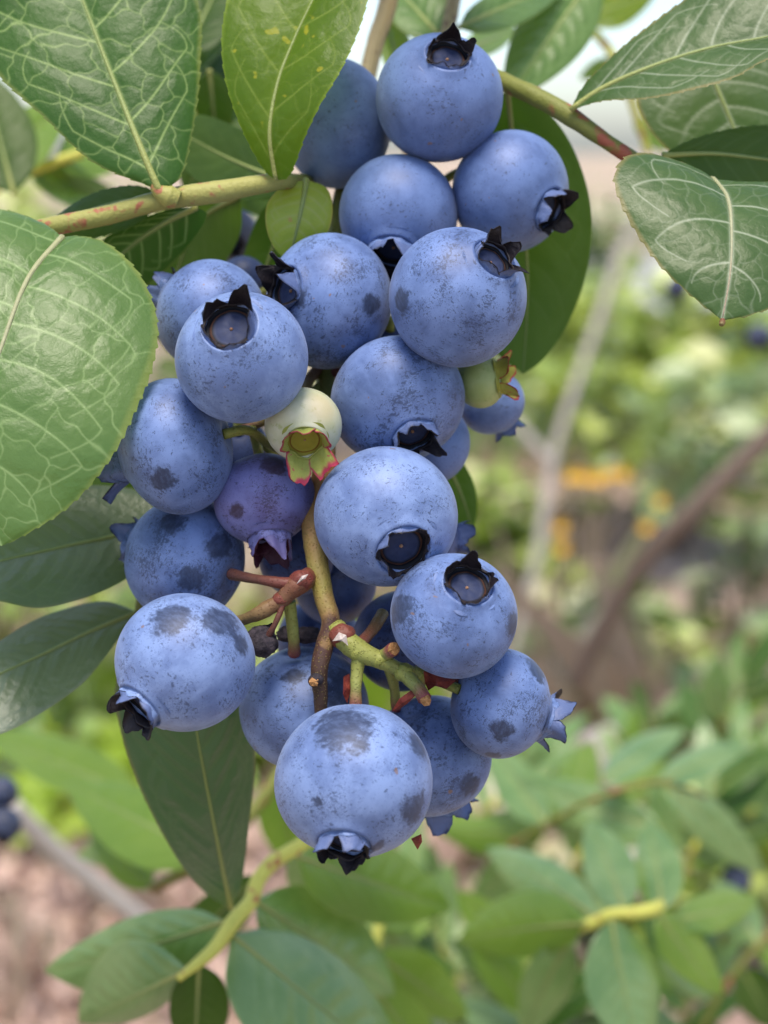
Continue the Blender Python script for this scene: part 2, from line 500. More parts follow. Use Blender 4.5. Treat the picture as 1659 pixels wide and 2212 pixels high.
M_WEED = cloud_mat('weed leaf', [(0, (0.07, 0.11, 0.02)), (0.3, (0.24, 0.34, 0.06)), (0.65, (0.44, 0.54, 0.12)), (0.85, (0.60, 0.64, 0.28)), (1, (0.62, 0.56, 0.36))], (0.45, 0.55, 0.08))
M_WEED2 = cloud_mat('bush leaf', [(0, (0.04, 0.07, 0.025)), (0.35, (0.16, 0.24, 0.08)), (0.65, (0.30, 0.38, 0.16)), (0.85, (0.46, 0.52, 0.30)), (1, (0.50, 0.40, 0.30))], (0.25, 0.36, 0.06))
M_DEAD = cloud_mat('dead leaf', [(0, (0.14, 0.10, 0.07)), (0.3, (0.34, 0.25, 0.18)), (0.6, (0.52, 0.40, 0.32)), (0.8, (0.40, 0.42, 0.18)), (1, (0.64, 0.56, 0.46))], (0.3, 0.2, 0.1))
M_PETAL = plain_mat('yellow petal', (0.80, 0.42, 0.02), (0.85, 0.52, 0.04), 0.6, 0.004, 0)

# ------------------------------------------------------------------ tube / leaf / berry builders
def tube_mesh(path, radii, nseg=14, knob=0.0, seed=0, step=None):
    n = step or max(10, int(len(path) * 8))
    pts = catmull(path, n)
    rr = np.interp(np.linspace(0, 1, n), np.linspace(0, 1, len(radii)), radii)
    tan = np.gradient(pts, axis=0)
    tan /= np.linalg.norm(tan, axis=1)[:, None] + 1e-12
    a = np.array([0.31, 0.2, 0.93]); a -= tan[0] * (a @ tan[0]); a /= np.linalg.norm(a)
    ph = np.linspace(0, 2 * np.pi, nseg, endpoint=False)
    V = []
    for i in range(n):
        a = a - tan[i] * (a @ tan[i]); a /= np.linalg.norm(a)
        b = np.cross(tan[i], a)
        V.append(pts[i] + rr[i] * (np.cos(ph)[:, None] * a + np.sin(ph)[:, None] * b))
    V = np.concatenate(V)
    if knob:
        c = np.repeat(pts, nseg, axis=0)
        d = V - c
        V = c + d * (1 + knob * vnoise(V * 1000, 1.6, seed) + 0.6 * knob * vnoise(V * 1000, 4.0, seed + 1))[:, None]
    F = grid_faces(n, nseg, wrap=True)
    F.append(list(range(nseg))[::-1])
    F.append(list(range((n - 1) * nseg, n * nseg)))
    h = np.repeat(np.linspace(0, 1, n), nseg)
    return V, F, h

def tube(name, path, radii, mat, parent=None, origin=None, nseg=14, knob=0.0, seed=0, step=None):
    V, F, h = tube_mesh(np.asarray(path), radii, nseg, knob, seed, step)
    return mesh_obj(name, V, F, mat, parent, origin, {'h': h})

def seg_dist(X, Y, poly):
    """distance of points to a polyline and the position along it"""
    best = np.full(X.shape, 1e9); tb = np.zeros(X.shape)
    n = len(poly) - 1
    for i in range(n):
        a, b = poly[i], poly[i + 1]
        d = b - a
        L = d @ d + 1e-12
        t = np.clip(((X - a[0]) * d[0] + (Y - a[1]) * d[1]) / L, 0, 1)
        q = np.hypot(X - a[0] - t * d[0], Y - a[1] - t * d[1])
        m = q < best
        best[m] = q[m]; tb[m] = (i + t[m]) / n
    return best, tb

def build_leaf(parent, origin, M, L, R, mat, nv=60, nu=30, fine=False, bulge=0.06, teeth=0.0, nsec=6, seed=0,
               cell=3.0, rib=True, rib_mat=None, rib_r=0.0003, wave=0.0, relief=1.0, vstr=1.0, tstr=1.0, name='leaf', petiole=None):
    """a blade lofted over its left margin, midrib and right margin (world points), with veins in relief"""
    r = np.random.default_rng(seed)
    Mp = catmull(M, nv)
    Lp = catmull(np.vstack([M[:1], L, M[-1:]]), nv)
    Rp = catmull(np.vstack([M[:1], R, M[-1:]]), nv)
    us = np.linspace(-1, 1, nu)
    if fine:
        us = np.sign(us) * (1 - (1 - np.abs(us)) ** 1.12)
    al = np.concatenate([[0], np.cumsum(np.linalg.norm(np.diff(Mp, axis=0), axis=1))]) * 1000
    wl = np.linalg.norm(Lp - Mp, axis=1) * 1000
    wr = np.linalg.norm(Rp - Mp, axis=1) * 1000
    G = np.zeros((nv, nu, 3))
    for j, u in enumerate(us):
        E = Lp if u < 0 else Rp
        G[:, j] = Mp + abs(u) * (E - Mp)
    du = np.gradient(G, axis=1); dv = np.gradient(G, axis=0)
    N = np.cross(du, dv)
    nn = np.linalg.norm(N, axis=2, keepdims=True)
    N = np.where(nn > 1e-13, N / (nn + 1e-15), 0)
    Nm = N.reshape(-1, 3).mean(0); Nm /= np.linalg.norm(Nm)
    N = N * 0.7 + Nm * 0.3
    N /= np.linalg.norm(N, axis=2, keepdims=True)
    if ((CAM - Mp.mean(0)) @ Nm) < 0:
        N = -N; flip = True
    else:
        flip = False
    U, Vv = np.meshgrid(us, np.linspace(0, 1, nv))
    W = np.where(U < 0, wl[:, None], wr[:, None])
    X = U * W
    Y = np.repeat(al[:, None], nu, axis=1)
    wid = max(wl.max(), wr.max())
    Lm = al[-1]
    # general arch of each half blade
    h = bulge * W * 4 * np.abs(U) * (1 - np.abs(U)) * 0.6
    h = h + wave * np.sin(Vv * 9 + r.random() * 6 + U * 2.0) * (np.abs(U) ** 1.5) * wid
    vein = np.exp(-(X / (0.20 + 0.20 * (1 - Vv))) ** 2)
    dmin = np.abs(X)
    if nsec:
        for s in (-1, 1):
            starts = np.linspace(0.05, 0.70, nsec) + (0.04 if s > 0 else 0) + r.normal(0, 0.012, nsec)
            ww = wl if s < 0 else wr
            paths = []
            for i, v0 in enumerate(starts):
                t = np.linspace(0, 1, 16)
                rise = (0.19 + 0.05 * r.random()) * (1 - 0.45 * v0)
                u = 0.84 * t ** (0.92 + 0.2 * r.random())
                v = v0 + rise * (0.45 * t + 0.55 * t ** 1.8)
                t2 = np.linspace(0, 1, 8)[1:]
                u2 = u[-1] - 0.24 * t2 ** 1.6
                v2 = v[-1] + (0.105 + 0.02 * r.random()) * t2 * (1 - 0.5 * v0)
                u = np.concatenate([u, u2]); v = np.concatenate([v, v2])
                wob = 0.016 * np.sin(np.linspace(0, 9 + 4 * r.random(), len(u)) + r.random() * 6) * np.linspace(0, 1, len(u))
                u = u + wob
                keep = v < 0.985
                u, v = u[keep], v[keep]
                if len(u) < 3:
                    continue
                wv = np.interp(v, np.linspace(0, 1, nv), ww)
                if i == nsec - 1:
                    u, v = u[:14], v[:14]
                wv = np.interp(v, np.linspace(0, 1, nv), ww)
                paths.append(np.stack([s * u * wv, v * Lm], 1))
            side = (U * s) >= 0
            Xs, Ys = X[side], Y[side]
            for pth in paths:
                d, tb = seg_dist(Xs, Ys, pth)
                wdt = 0.17 - 0.08 * tb
                vs = np.exp(-(d / wdt) ** 2) * (0.85 - 0.35 * tb)
                vein[side] = np.maximum(vein[side], vs)
                dmin[side] = np.minimum(dmin[side], d)
    tert = np.full(X.shape, 1e9)
    if fine:
        # polygonal net of fine veins
        area_n = int(Lm * wid * 2 / cell ** 2 * 1.1)
        sy = r.random(area_n) * Lm
        su = (r.random(area_n) * 2 - 1)
        sw = np.where(su < 0, np.interp(sy, al, wl), np.interp(sy, al, wr))
        S = np.stack([su * sw, sy], 1)
        acc = []
        for q in S[r.permutation(area_n)]:
            if all((q[0] - p[0]) ** 2 + (q[1] - p[1]) ** 2 > (0.72 * cell) ** 2 for p in acc):
                acc.append(q)
        S = np.array(acc)
        jx = X + 0.22 * np.sin(Y * 2.3 + X * 1.1) ; jy = Y + 0.22 * np.sin(X * 2.1 + 1.3)
        f1 = np.full(X.shape, 1e9); f2 = np.full(X.shape, 1e9)
        for q in S:
            d = np.hypot(jx - q[0], jy - q[1])
            nf2 = np.where(d < f1, f1, np.minimum(f2, d))
            f1 = np.minimum(f1, d); f2 = nf2
        tert = (f2 - f1) * 0.5
        near = np.exp(-(dmin / 0.2) ** 2)
        fade = 0.48 + 0.22 * vnoise(np.stack([X.ravel(), Y.ravel(), 0 * X.ravel()], 1), 0.5, seed).reshape(X.shape)
        vein = np.maximum(vein, np.exp(-(tert / 0.085) ** 2) * np.clip(fade, 0.12, 0.7) * tstr)
    puff = 0.13 * (1 - np.exp(-(dmin / 1.3) ** 2))
    if fine:
        puff = puff + 0.05 * (1 - np.exp(-(tert / 0.55) ** 2))
        puff = puff + 0.04 * vnoise(np.stack([X.ravel(), Y.ravel(), 0 * X.ravel()], 1), 1.4, seed + 3).reshape(X.shape)
    edge_fade = 1 - np.abs(U) ** 6
    h = h + relief * puff * edge_fade
    G = G + N * (h * 0.001)[:, :, None]
    if teeth:
        for j_side, E, ww in ((0, Lp, wl), (1, Rp, wr)):
            ph = (al / 1.5) % 1.0
            tt = teeth * (ph ** 1.5) * (0.6 + 0.4 * r.random(nv)) * np.clip(ww / 2, 0, 1)
            sidem = (us < 0) if j_side == 0 else (us > 0)
            for j in np.where(sidem)[0]:
                a = max(0, (abs(us[j]) - 0.955) / 0.045)
                if a > 0:
                    dirv = (E - Mp) / (ww[:, None] * 0.001 + 1e-9)
                    G[:, j] += dirv * (tt * a * 0.001)[:, None]
    F = grid_faces(nv, nu)
    if not flip:
        F = [f[::-1] for f in F]
        F = [f[::-1] for f in F]
    o = mesh_obj(name, G.reshape(-1, 3), F, mat, parent, origin,
                 {'vein': np.clip(vein.ravel() * vstr, 0, 1), 'edge': np.abs(U).ravel()})
    if rib:
        k = Mp + N[:, nu // 2] * 0.00004
        path = k[:: max(1, nv // 24)]
        if petiole is not None:
            path = np.vstack([np.asarray(petiole), path])
        ro = tube('midrib', path, [rib_r * 1.5, rib_r * 1.1, rib_r * 0.8, rib_r * 0.45, rib_r * 0.2], rib_mat or M_RIB, o, None, nseg=8, step=40)
        ro.data.transform(Matrix.Translation(-Vector(origin)))
    return o

M_RIB = stem_mat('leaf midrib', [(0, (0.30, 0.32, 0.09)), (0.3, (0.24, 0.30, 0.10)), (1, (0.17, 0.24, 0.07))])
M_RIB_PALE = stem_mat('pale midrib', [(0, (0.32, 0.33, 0.17)), (0.7, (0.33, 0.34, 0.21)), (1, (0.36, 0.26, 0.20))])

def cam_dir(ax, ay, s):
    """unit world vector from picture directions: ax right, ay down, s toward the lens"""
    return RT * ax - UP * ay - FW * s

BERRY_AT = {}

def build_berry(key, px, py, z, Rpx, ratio, ax, ay, sgn, label, mat, rubs=(), rc=0.36, collar=0.10, sep=0.28, f0=0.1, f1=0.5,
                kind='blue', res=(56, 80), group='berries of the hanging cluster', roll=None, name='blueberry', p=1.2, hvar=0.3, sh=None, turn=0.0):
    r = np.random.default_rng(abs(hash_key(key)))
    C = P(px, py, z)
    R = Rpx * PXMM * (FOCUS + z) / FOCUS * 0.001
    q = ax * ax + ay * ay
    if q > 0.995:
        k = math.sqrt(0.995 / q); ax *= k; ay *= k; q = 0.995
    zax = cam_dir(ax, ay, sgn * math.sqrt(1 - q))
    zax /= np.linalg.norm(zax)
    t = np.array([0.2, 0.1, 1.0]) if abs(zax[2]) < 0.9 else np.array([1.0, 0, 0])
    xax = np.cross(t, zax); xax /= np.linalg.norm(xax)
    ro = r.random() * 6.28 if roll is None else roll
    yax = np.cross(zax, xax)
    xax, yax = xax * math.cos(ro) + yax * math.sin(ro), -xax * math.sin(ro) + yax * math.cos(ro)
    root = empty(name, Vector(C), label, 'berry', group)
    root.rotation_euler = Matrix((xax, yax, zax)).transposed().to_euler()
    BERRY_AT[key] = (C, R, R * ratio, zax)
    b = R * ratio
    nt_, np_ = res
    # ---- fruit body
    th = np.concatenate([np.linspace(0, 0.6, nt_ // 3, endpoint=False), np.linspace(0.6, math.pi, nt_ - nt_ // 3)])
    ph = np.linspace(0, 2 * math.pi, np_, endpoint=False)
    TH, PH = np.meshgrid(th, ph, indexing='ij')
    e = 0.90 + 0.09 * r.random()
    rho = R * np.sin(TH) ** e
    zz = b * np.sign(np.cos(TH)) * np.abs(np.cos(TH)) ** (0.97)
    rn = rho / R
    rho = rho * (1 + 0.014 * np.cos(5 * PH + 1.0) * np.exp(-((rn - 0.55) / 0.25) ** 2))
    # shoulder swelling into the collar, hollow inside it, dimple at the stalk end
    top = np.cos(TH) > 0
    zz = zz + top * b * 0.055 * np.exp(-((rn - rc * 1.0) / 0.10) ** 2)
    zz = zz - top * b * 0.24 * np.clip((rc * 1.05 - rn) / (rc * 0.12), 0, 1)
    zz = zz + (~top) * b * 0.10 * np.exp(-(rn / 0.16) ** 2)
    Vb = np.stack([rho * np.cos(PH), rho * np.sin(PH), zz], -1).reshape(-1, 3)
    lump = 0.048 * vnoise(Vb / R, 1.9, hash_key(key) + 1) + 0.012 * vnoise(Vb / R, 3.4, hash_key(key) + 2)
    side = np.sin(TH).ravel()
    Vb = Vb * (1 + lump * side)[:, None]
    Wb = C + Vb[:, :1] * xax + Vb[:, 1:2] * yax + Vb[:, 2:] * zax
    rub = np.zeros(len(Vb))
    for (rx, ry, rr) in rubs:
        # place on the facing side of the fruit
        ddx, ddy = (rx - px) / Rpx, (ry - py) / Rpx
        dq = min(0.98, ddx * ddx + ddy * ddy)
        c = C + cam_dir(ddx, ddy, math.sqrt(1 - dq)) * R * 0.98
        dd = np.linalg.norm(Wb - c, axis=1) / (rr * PXMM * 0.001)
        rub = np.maximum(rub, np.clip(1.2 - 0.75 * dd, 0, 1))
    body = mesh_obj('fruit_body', Vb, grid_faces(nt_, np_, wrap=True), mat, root, None, {'rub': rub})
    # ---- crown
    z0 = b * math.sqrt(max(0, 1 - rc * rc)) * 0.985 + b * 0.035
    out, inn, flo = {'blue': (M_CROWN, M_CROWN_IN, M_DISC), 'purple': (M_CROWN_P, M_CROWN_IN_P, M_DISC),
                     'pale': (M_SEPAL_GREEN, M_SEPAL_GREEN, M_DISC_GREEN), 'green': (M_SEPAL_RED, M_SEPAL_RED, M_DISC_GREEN)}[kind]
    thick = 0.030 * R
    def prof(hh, fa, fb):
        """flaring profile: distance hh (in R) up the crown -> (rho, z)"""
        hs = np.linspace(0, 1, 12)
        f = fa + (fb - fa) * hs
        dr = np.sin(f); dzv = np.cos(f)
        T = collar + sep
        ir = np.concatenate([[0], np.cumsum((dr[1:] + dr[:-1]) / 2)]) / 11 * T
        iz = np.concatenate([[0], np.cumsum((dzv[1:] + dzv[:-1]) / 2)]) / 11 * T
        x = np.clip(hh / T, 0, 1.4)
        return rc + np.interp(x, hs, ir), np.interp(x, hs, iz)
    nph = 60
    pc = np.linspace(0, 2 * math.pi, nph, endpoint=False)
    w1, w2, w3, w4 = r.random(4) * 6.28
    def wobf(a):
        return 1 + 0.05 * np.sin(3 * a + w1) + 0.045 * np.sin(5 * a + w2) + 0.02 * np.sin(11 * a + w3)
    hs = np.linspace(-0.07, collar, 7)
    HH, PC = np.meshgrid(hs, pc, indexing='ij')
    ra, za = prof(np.clip(HH, 0, None), f0, f1)
    za = za + np.minimum(HH, 0)
    ra = ra + np.where(HH < 0, 1.3 * HH * HH / 0.07 - 0.7 * HH, 0)
    wob = wobf(PC)
    za = za + np.clip(HH, 0, None) * (0.35 * np.sin(4 * PC + w4) + 0.2 * np.sin(9 * PC + w1))
    Vo = np.stack([ra * wob * R * np.cos(PC), ra * wob * R * np.sin(PC), z0 + za * R], -1).reshape(-1, 3)
    ri = ra * wob * R - thick * 1.4
    Vi = np.stack([ri * np.cos(PC), ri * np.sin(PC), z0 + za * R], -1).reshape(-1, 3)
    nh = len(hs)
    F = grid_faces(nh, nph, wrap=True)
    no = len(F)
    F += [f[::-1] for f in grid_faces(nh, nph, wrap=True, off=nh * nph)]
    fm = [0] * no + [1] * (len(F) - no)
    lo = (nh - 1) * nph
    for j in range(nph):
        j2 = (j + 1) % nph
        F.append([lo + j, lo + j2, nh * nph + lo + j2, nh * nph + lo + j]); fm.append(1)
    hat = np.concatenate([np.clip(HH, 0, 1).ravel() / (collar + sep) * 0.5, np.ones(nh * nph) * 0.5])
    skin = mat if kind in ('blue', 'purple') else out
    cal = mesh_obj('calyx', np.vstack([Vo, Vi]), F, [skin, inn], root, None, {'h': hat, 'edge': hat * 0, 'rub': hat * 0}, fmat=fm)
    # ---- five sepals
    upv = UP + FW * 0.2
    rot0 = math.atan2(upv @ yax, upv @ xax) + math.radians(turn) if sh else r.random() * 6.28
    sgnr = 1 if (zax @ FW) > 0 else -1
    for kq in range(5):
        cph = rot0 + sgnr * kq * 2 * math.pi / 5 + r.normal(0, 0.06)
        half = math.pi / 5 * (0.97 + 0.05 * r.random()) * (1.12 if kind == 'pale' else 1)
        sl_ = sep * (1 + hvar * r.normal())
        sl_ = sep * sh[kq] if sh else max(sl_, sep * 0.45)
        ca, cb = f0 + r.normal(0, 0.06), f1 + r.normal(0, 0.30)
        tt = np.linspace(-1, 1, 13)
        ss = np.linspace(0, 1, 10)
        SS, TT = np.meshgrid(ss, tt, indexing='ij')
        rag = 1 + 0.16 * np.sin(TT * (5 + 3 * r.random()) + r.random() * 6) + 0.10 * np.sin(TT * 11 + r.random() * 6)
        ofs = 0.35 * r.normal() * (1 - TT ** 2) * 0.5
        TS = np.clip(TT + ofs, -1, 1)
        prof_h = collar * 0.93 + SS * (sl_ * (1 - np.abs(TS) ** p) * rag + collar * 0.07)
        ra, za = prof(prof_h, ca, cb)
        ang = cph + TT * half
        curl = 0.035 * np.sin(TT * 3 + r.random() * 6) * SS + 0.010 * r.normal(size=SS.shape) * SS * (np.abs(TT) < 0.95)
        ra = (ra + curl) * wobf(ang)
        za = za + collar * 0.93 * (0.35 * np.sin(4 * ang + w4) + 0.2 * np.sin(9 * ang + w1))
        Vo = np.stack([ra * R * np.cos(ang), ra * R * np.sin(ang), z0 + za * R], -1).reshape(-1, 3)
        ri = ra * R - thick * (1 - 0.6 * SS) * np.cos(ca + (cb - ca) * 0.7)
        zi = z0 + za * R + thick * (1 - 0.6 * SS) * np.sin(ca + (cb - ca) * 0.7)
        Vi = np.stack([ri * np.cos(ang), ri * np.sin(ang), zi], -1).reshape(-1, 3)
        n0 = len(Vo)
        F = grid_faces(10, 13)
        a0 = len(F)
        F += [f[::-1] for f in grid_faces(10, 13, off=n0)]
        fm = [0] * a0 + [1] * a0
        border = [(i, 12) for i in range(10)] + [(9, j) for j in range(11, -1, -1)] + [(i, 0) for i in range(8, -1, -1)]
        bi = [i * 13 + j for i, j in border]
        for a_, b_ in zip(bi[:-1], bi[1:]):
            F.append([a_, b_, n0 + b_, n0 + a_]); fm.append(1)
        hv = (SS * 0.75 + 0.25).ravel()
        edge = np.maximum(SS ** 2, np.abs(TT) ** 3 * 0.95).ravel()
        mesh_obj('sepal', np.vstack([Vo, Vi]), F, [out, inn], cal, None,
                 {'h': np.tile(hv, 2), 'edge': np.tile(edge, 2)}, fmat=fm)
    # ---- floor of the crown with its ring and style scar
    rr = np.linspace(0, 1, 14)
    RR, PC = np.meshgrid(rr, pc, indexing='ij')
    zz = z0 - 0.11 * R + R * (0.030 * np.exp(-((RR - 0.75) / 0.07) ** 2) + 0.035 * (1 - RR ** 2) * (RR < 0.7) - 0.025 * np.exp(-(RR / 0.2) ** 2)
                               + 0.06 * np.clip((RR - 0.85) / 0.15, 0, 1))
    zz = zz + R * 0.006 * np.sin(PC * 7 + 2) * RR
    rad = RR * rc * R * 1.03
    Vd = np.stack([rad * np.cos(PC), rad * np.sin(PC), zz], -1).reshape(-1, 3)
    disc = mesh_obj('calyx_disc', Vd, grid_faces(14, nph, wrap=True), flo, root, None, {'h': RR.ravel()})
    s = 0.028 * R
    t2 = np.linspace(0, math.pi / 2, 5)
    p2 = np.linspace(0, 2 * math.pi, 10, endpoint=False)
    T2, P2 = np.meshgrid(t2, p2, indexing='ij')
    zc = z0 - 0.11 * R + R * 0.008
    Vs = np.stack([s * np.sin(T2) * np.cos(P2), s * np.sin(T2) * np.sin(P2), zc + 1.3 * s * np.cos(T2)], -1).reshape(-1, 3)
    mesh_obj('style_scar', Vs, grid_faces(5, 10, wrap=True), M_SCAR, disc)
    return root

def hash_key(k):
    h = 7
    for ch in str(k):
        h = (h * 131 + ord(ch)) % 1000003
    return h
# ------------------------------------------------------------------ ground and far setting
def ground_mat():
    m, t, b = new_mat('mulch soil')
    tc = nd(t, 'ShaderNodeTexCoord')
    v = tc.outputs['Object']
    col = mix(t, ramp(t, noise(t, v, 6, 6, 0.65), 0.3, 0.7), (0.32, 0.22, 0.17), (0.52, 0.39, 0.32))
    col = mix(t, math_n(t, 'MULTIPLY', ramp(t, noise(t, v, 30, 4, 0.7), 0.5, 0.75), 0.7), col, (0.17, 0.12, 0.10))
    col = mix(t, math_n(t, 'MULTIPLY', ramp(t, noise(t, v, 1.3, 4, 0.6), 0.5, 0.62), 0.75), col, (0.17, 0.25, 0.05))
    t.links.new(col, b.inputs['Base Color'])
    b.inputs['Roughness'].default_value = 0.95
    t.links.new(bump(t, noise(t, v, 40, 5, 0.7), 0.8, 0.02), b.inputs['Normal'])
    return m

def structure(o, label=None):
    o['kind'] = 'structure'
    if label:
        o['label'] = label
        o['category'] = 'ground'
    return o

g = np.concatenate([-np.geomspace(150, 6, 12), np.linspace(-5, 5, 41), np.geomspace(6, 150, 12)])
GX, GY = np.meshgrid(g, g + 3.0, indexing='ij')
pts = np.stack([GX.ravel(), GY.ravel(), np.zeros(GX.size)], 1)
pts[:, 2] = 0.03 * vnoise(pts, 2.2, 5) - 0.02
structure(mesh_obj('ground', pts, grid_faces(len(g), len(g)), ground_mat(), None, (0, 0, 0)), 'brown mulch and mossy soil under the blueberry bushes')

# grey gravel lane in the far distance
def lane_mat():
    m, t, b = new_mat('grey lane')
    tc = nd(t, 'ShaderNodeTexCoord')
    t.links.new(mix(t, noise(t, tc.outputs['Object'], 3, 6, 0.7), (0.30, 0.29, 0.31), (0.44, 0.42, 0.45)), b.inputs['Base Color'])
    b.inputs['Roughness'].default_value = 0.95
    return m
xs = np.linspace(-30, 30, 40)
V = np.concatenate([np.stack([xs, 6.6 + 0.25 * np.sin(xs * 0.5), np.full(40, 0.03)], 1), np.stack([xs, 10.5 + 0.4 * np.sin(xs * 0.4), np.full(40, 0.03)], 1)])
structure(mesh_obj('path', V, grid_faces(2, 40), lane_mat(), None, (0, 0, 0)), 'grey gravel lane beyond the bushes')

def scatter_blades(name, n, area, hgt, wid, mat, label, cat, seed, lie=0.3, shape='blade', zoff=0.0):
    r = np.random.default_rng(seed)
    x0, x1, y0, y1 = area
    cx = x0 + (x1 - x0) * r.random(n * 3); cy = y0 + (y1 - y0) * r.random(n * 3)
    keep = vnoise(np.stack([cx, cy, 0 * cx], 1), 3.0, seed) > -0.05 + 0.3 * (r.random(n * 3) - 0.5)
    cx, cy = cx[keep][:n], cy[keep][:n]
    n = len(cx)
    a = r.random(n) * 6.28
    h = hgt * (0.5 + r.random(n)); w_ = wid * (0.6 + 0.8 * r.random(n))
    ln = lie * r.normal(size=n)
    d = np.stack([np.cos(a), np.sin(a)], 1)
    base = np.stack([cx, cy, np.full(n, zoff)], 1)
    px_ = np.stack([-d[:, 1], d[:, 0], 0 * a], 1) * w_[:, None] / 2
    up = np.stack([d[:, 0] * ln, d[:, 1] * ln, np.sqrt(np.clip(1 - ln ** 2, 0.04, 1))], 1)
    up /= np.linalg.norm(up, axis=1)[:, None]
    mid = base + up * (h * 0.55)[:, None]
    tip = base + up * h[:, None] + np.stack([d[:, 0], d[:, 1], 0 * a], 1) * (h * 0.35)[:, None]
    V = np.stack([base - px_, base + px_, mid + px_ * 0.9, tip, mid - px_ * 0.9], 1).reshape(-1, 3)
    i = np.arange(n) * 5
    F = np.stack([i, i + 1, i + 2, i + 3, i + 4], 1).tolist()
    o = mesh_obj(name, V, F, mat, None, (0, 0, 0), {'vein': np.zeros(len(V)), 'edge': np.zeros(len(V)), 'tone': np.repeat(r.random(n), 5)}, smooth=False)
    o['kind'] = 'stuff'; o['label'] = label; o['category'] = cat
    return o

M_GRASS = leaf_mat('grass blade', (0.26, 0.38, 0.04), (0.36, 0.48, 0.07), (0.2, 0.3, 0.1), (0.2, 0.3, 0.1), rough=0.5, trans=0.4, tcol=(0.55, 0.70, 0.05))
M_STRAW = plain_mat('dry straw', (0.36, 0.27, 0.18), (0.52, 0.42, 0.30), 0.8, 0.01, 0)
M_CHIP = plain_mat('wood chip', (0.34, 0.22, 0.17), (0.58, 0.44, 0.37), 0.85, 0.02, 0)
scatter_blades('grass', 9000, (-1.6, 0.1, 1.8, 3.4), 0.05, 0.006, M_GRASS, 'short bright green grass and moss patches at the lower left', 'grass', 3)
scatter_blades('weeds', 9000, (0.05, 3.6, 3.0, 6.5), 0.10, 0.010, M_WEED2, 'thin green weeds covering the ground at the right', 'weeds', 4)
scatter_blades('dry_stalks', 420, (0.1, 1.6, 1.4, 3.2), 0.22, 0.004, M_DEAD, 'thin brown dry stalks standing among the weeds at the right', 'stalks', 8, lie=0.35)
scatter_blades('dead_leaves', 2500, (-1.2, 1.6, 1.0, 3.2), 0.06, 0.035, M_DEAD, 'brown and pinkish dead leaves lying on the mulch', 'dead leaves', 9, lie=1.1, zoff=0.012)
scatter_blades('straw', 5000, (-1.4, 2.2, 1.1, 4.0), 0.06, 0.006, M_STRAW, 'dry tan straw and dead stalks on the mulch', 'straw', 5, lie=0.9)
scatter_blades('wood_chips', 9000, (-1.2, 1.6, 0.9, 3.2), 0.035, 0.020, M_CHIP, 'pinkish brown wood chip mulch on the ground', 'mulch', 6, lie=1.0, zoff=0.006)

def leaf_cloud(n, center, rad, size, seed, flat=0.3):
    r = np.random.default_rng(seed)
    d = r.normal(size=(n, 3)); d /= np.linalg.norm(d, axis=1)[:, None]
    # clumped shell
    k = r.normal(size=(14, 3)); k /= np.linalg.norm(k, axis=1)[:, None]
    pick = r.integers(0, 14, n)
    rr = (0.35 + 0.65 * r.random(n) ** 0.5)
    c = np.asarray(center) + (k[pick] * 0.62 + d * 0.45 * r.random(n)[:, None] ** 0.4) * rr[:, None] * np.asarray(rad)
    ax = r.normal(size=(n, 3)); ax[:, 2] = ax[:, 2] * 0.5 + 0.1; ax /= np.linalg.norm(ax, axis=1)[:, None]
    up = np.tile([0, 0, 1.0], (n, 1)) + r.normal(size=(n, 3)) * 0.45
    sd_ = np.cross(ax, up); sd_ /= np.linalg.norm(sd_, axis=1)[:, None]
    nn = np.cross(sd_, ax)
    s = size * (0.6 + 0.8 * r.random(n))[:, None]
    p0 = c - ax * s * 0.5; p1 = c + ax * s * 0.5
    m0 = c - ax * s * 0.05
    V = np.stack([p0, m0 + sd_ * s * 0.27 + nn * s * 0.05, c + ax * s * 0.25 + sd_ * s * 0.18 + nn * s * 0.03, p1,
                  c + ax * s * 0.25 - sd_ * s * 0.18 + nn * s * 0.03, m0 - sd_ * s * 0.27 + nn * s * 0.05], 1).reshape(-1, 3)
    i = np.arange(n) * 6
    F = np.concatenate([np.stack([i, i + 1, i + 2, i + 3], 1), np.stack([i, i + 3, i + 4, i + 5], 1)]).tolist()
    return V, F

def bush(x, y, rad, n, size, mat, label, seed, name='low_bush', stems=4):
    rx, ry, rz = rad
    root = empty(name, (x, y, 0), label, 'bush', 'bushes in the blurred background')
    r = np.random.default_rng(seed)
    for k in range(stems):
        a = r.random() * 6.28
        tip = np.array([math.cos(a) * rx * 0.5, math.sin(a) * ry * 0.5, rz * 1.2])
        tube('stem', [np.array([0, 0, -0.03]), tip * [0.4, 0.4, 0.5], tip], [0.004 + 0.010 * rx, 0.003 + 0.006 * rx, 0.0015], M_BARK_BR, root, nseg=7)
    V, F = leaf_cloud(n, (0, 0, rz * 1.05), (rx, ry, rz), size, seed)
    o = mesh_obj('foliage', V, F, mat, root, None, {'vein': np.zeros(len(V)), 'edge': np.zeros(len(V)), 'tone': np.repeat(r.random(n), 6)})
    o['kind'] = 'stuff'
    return root

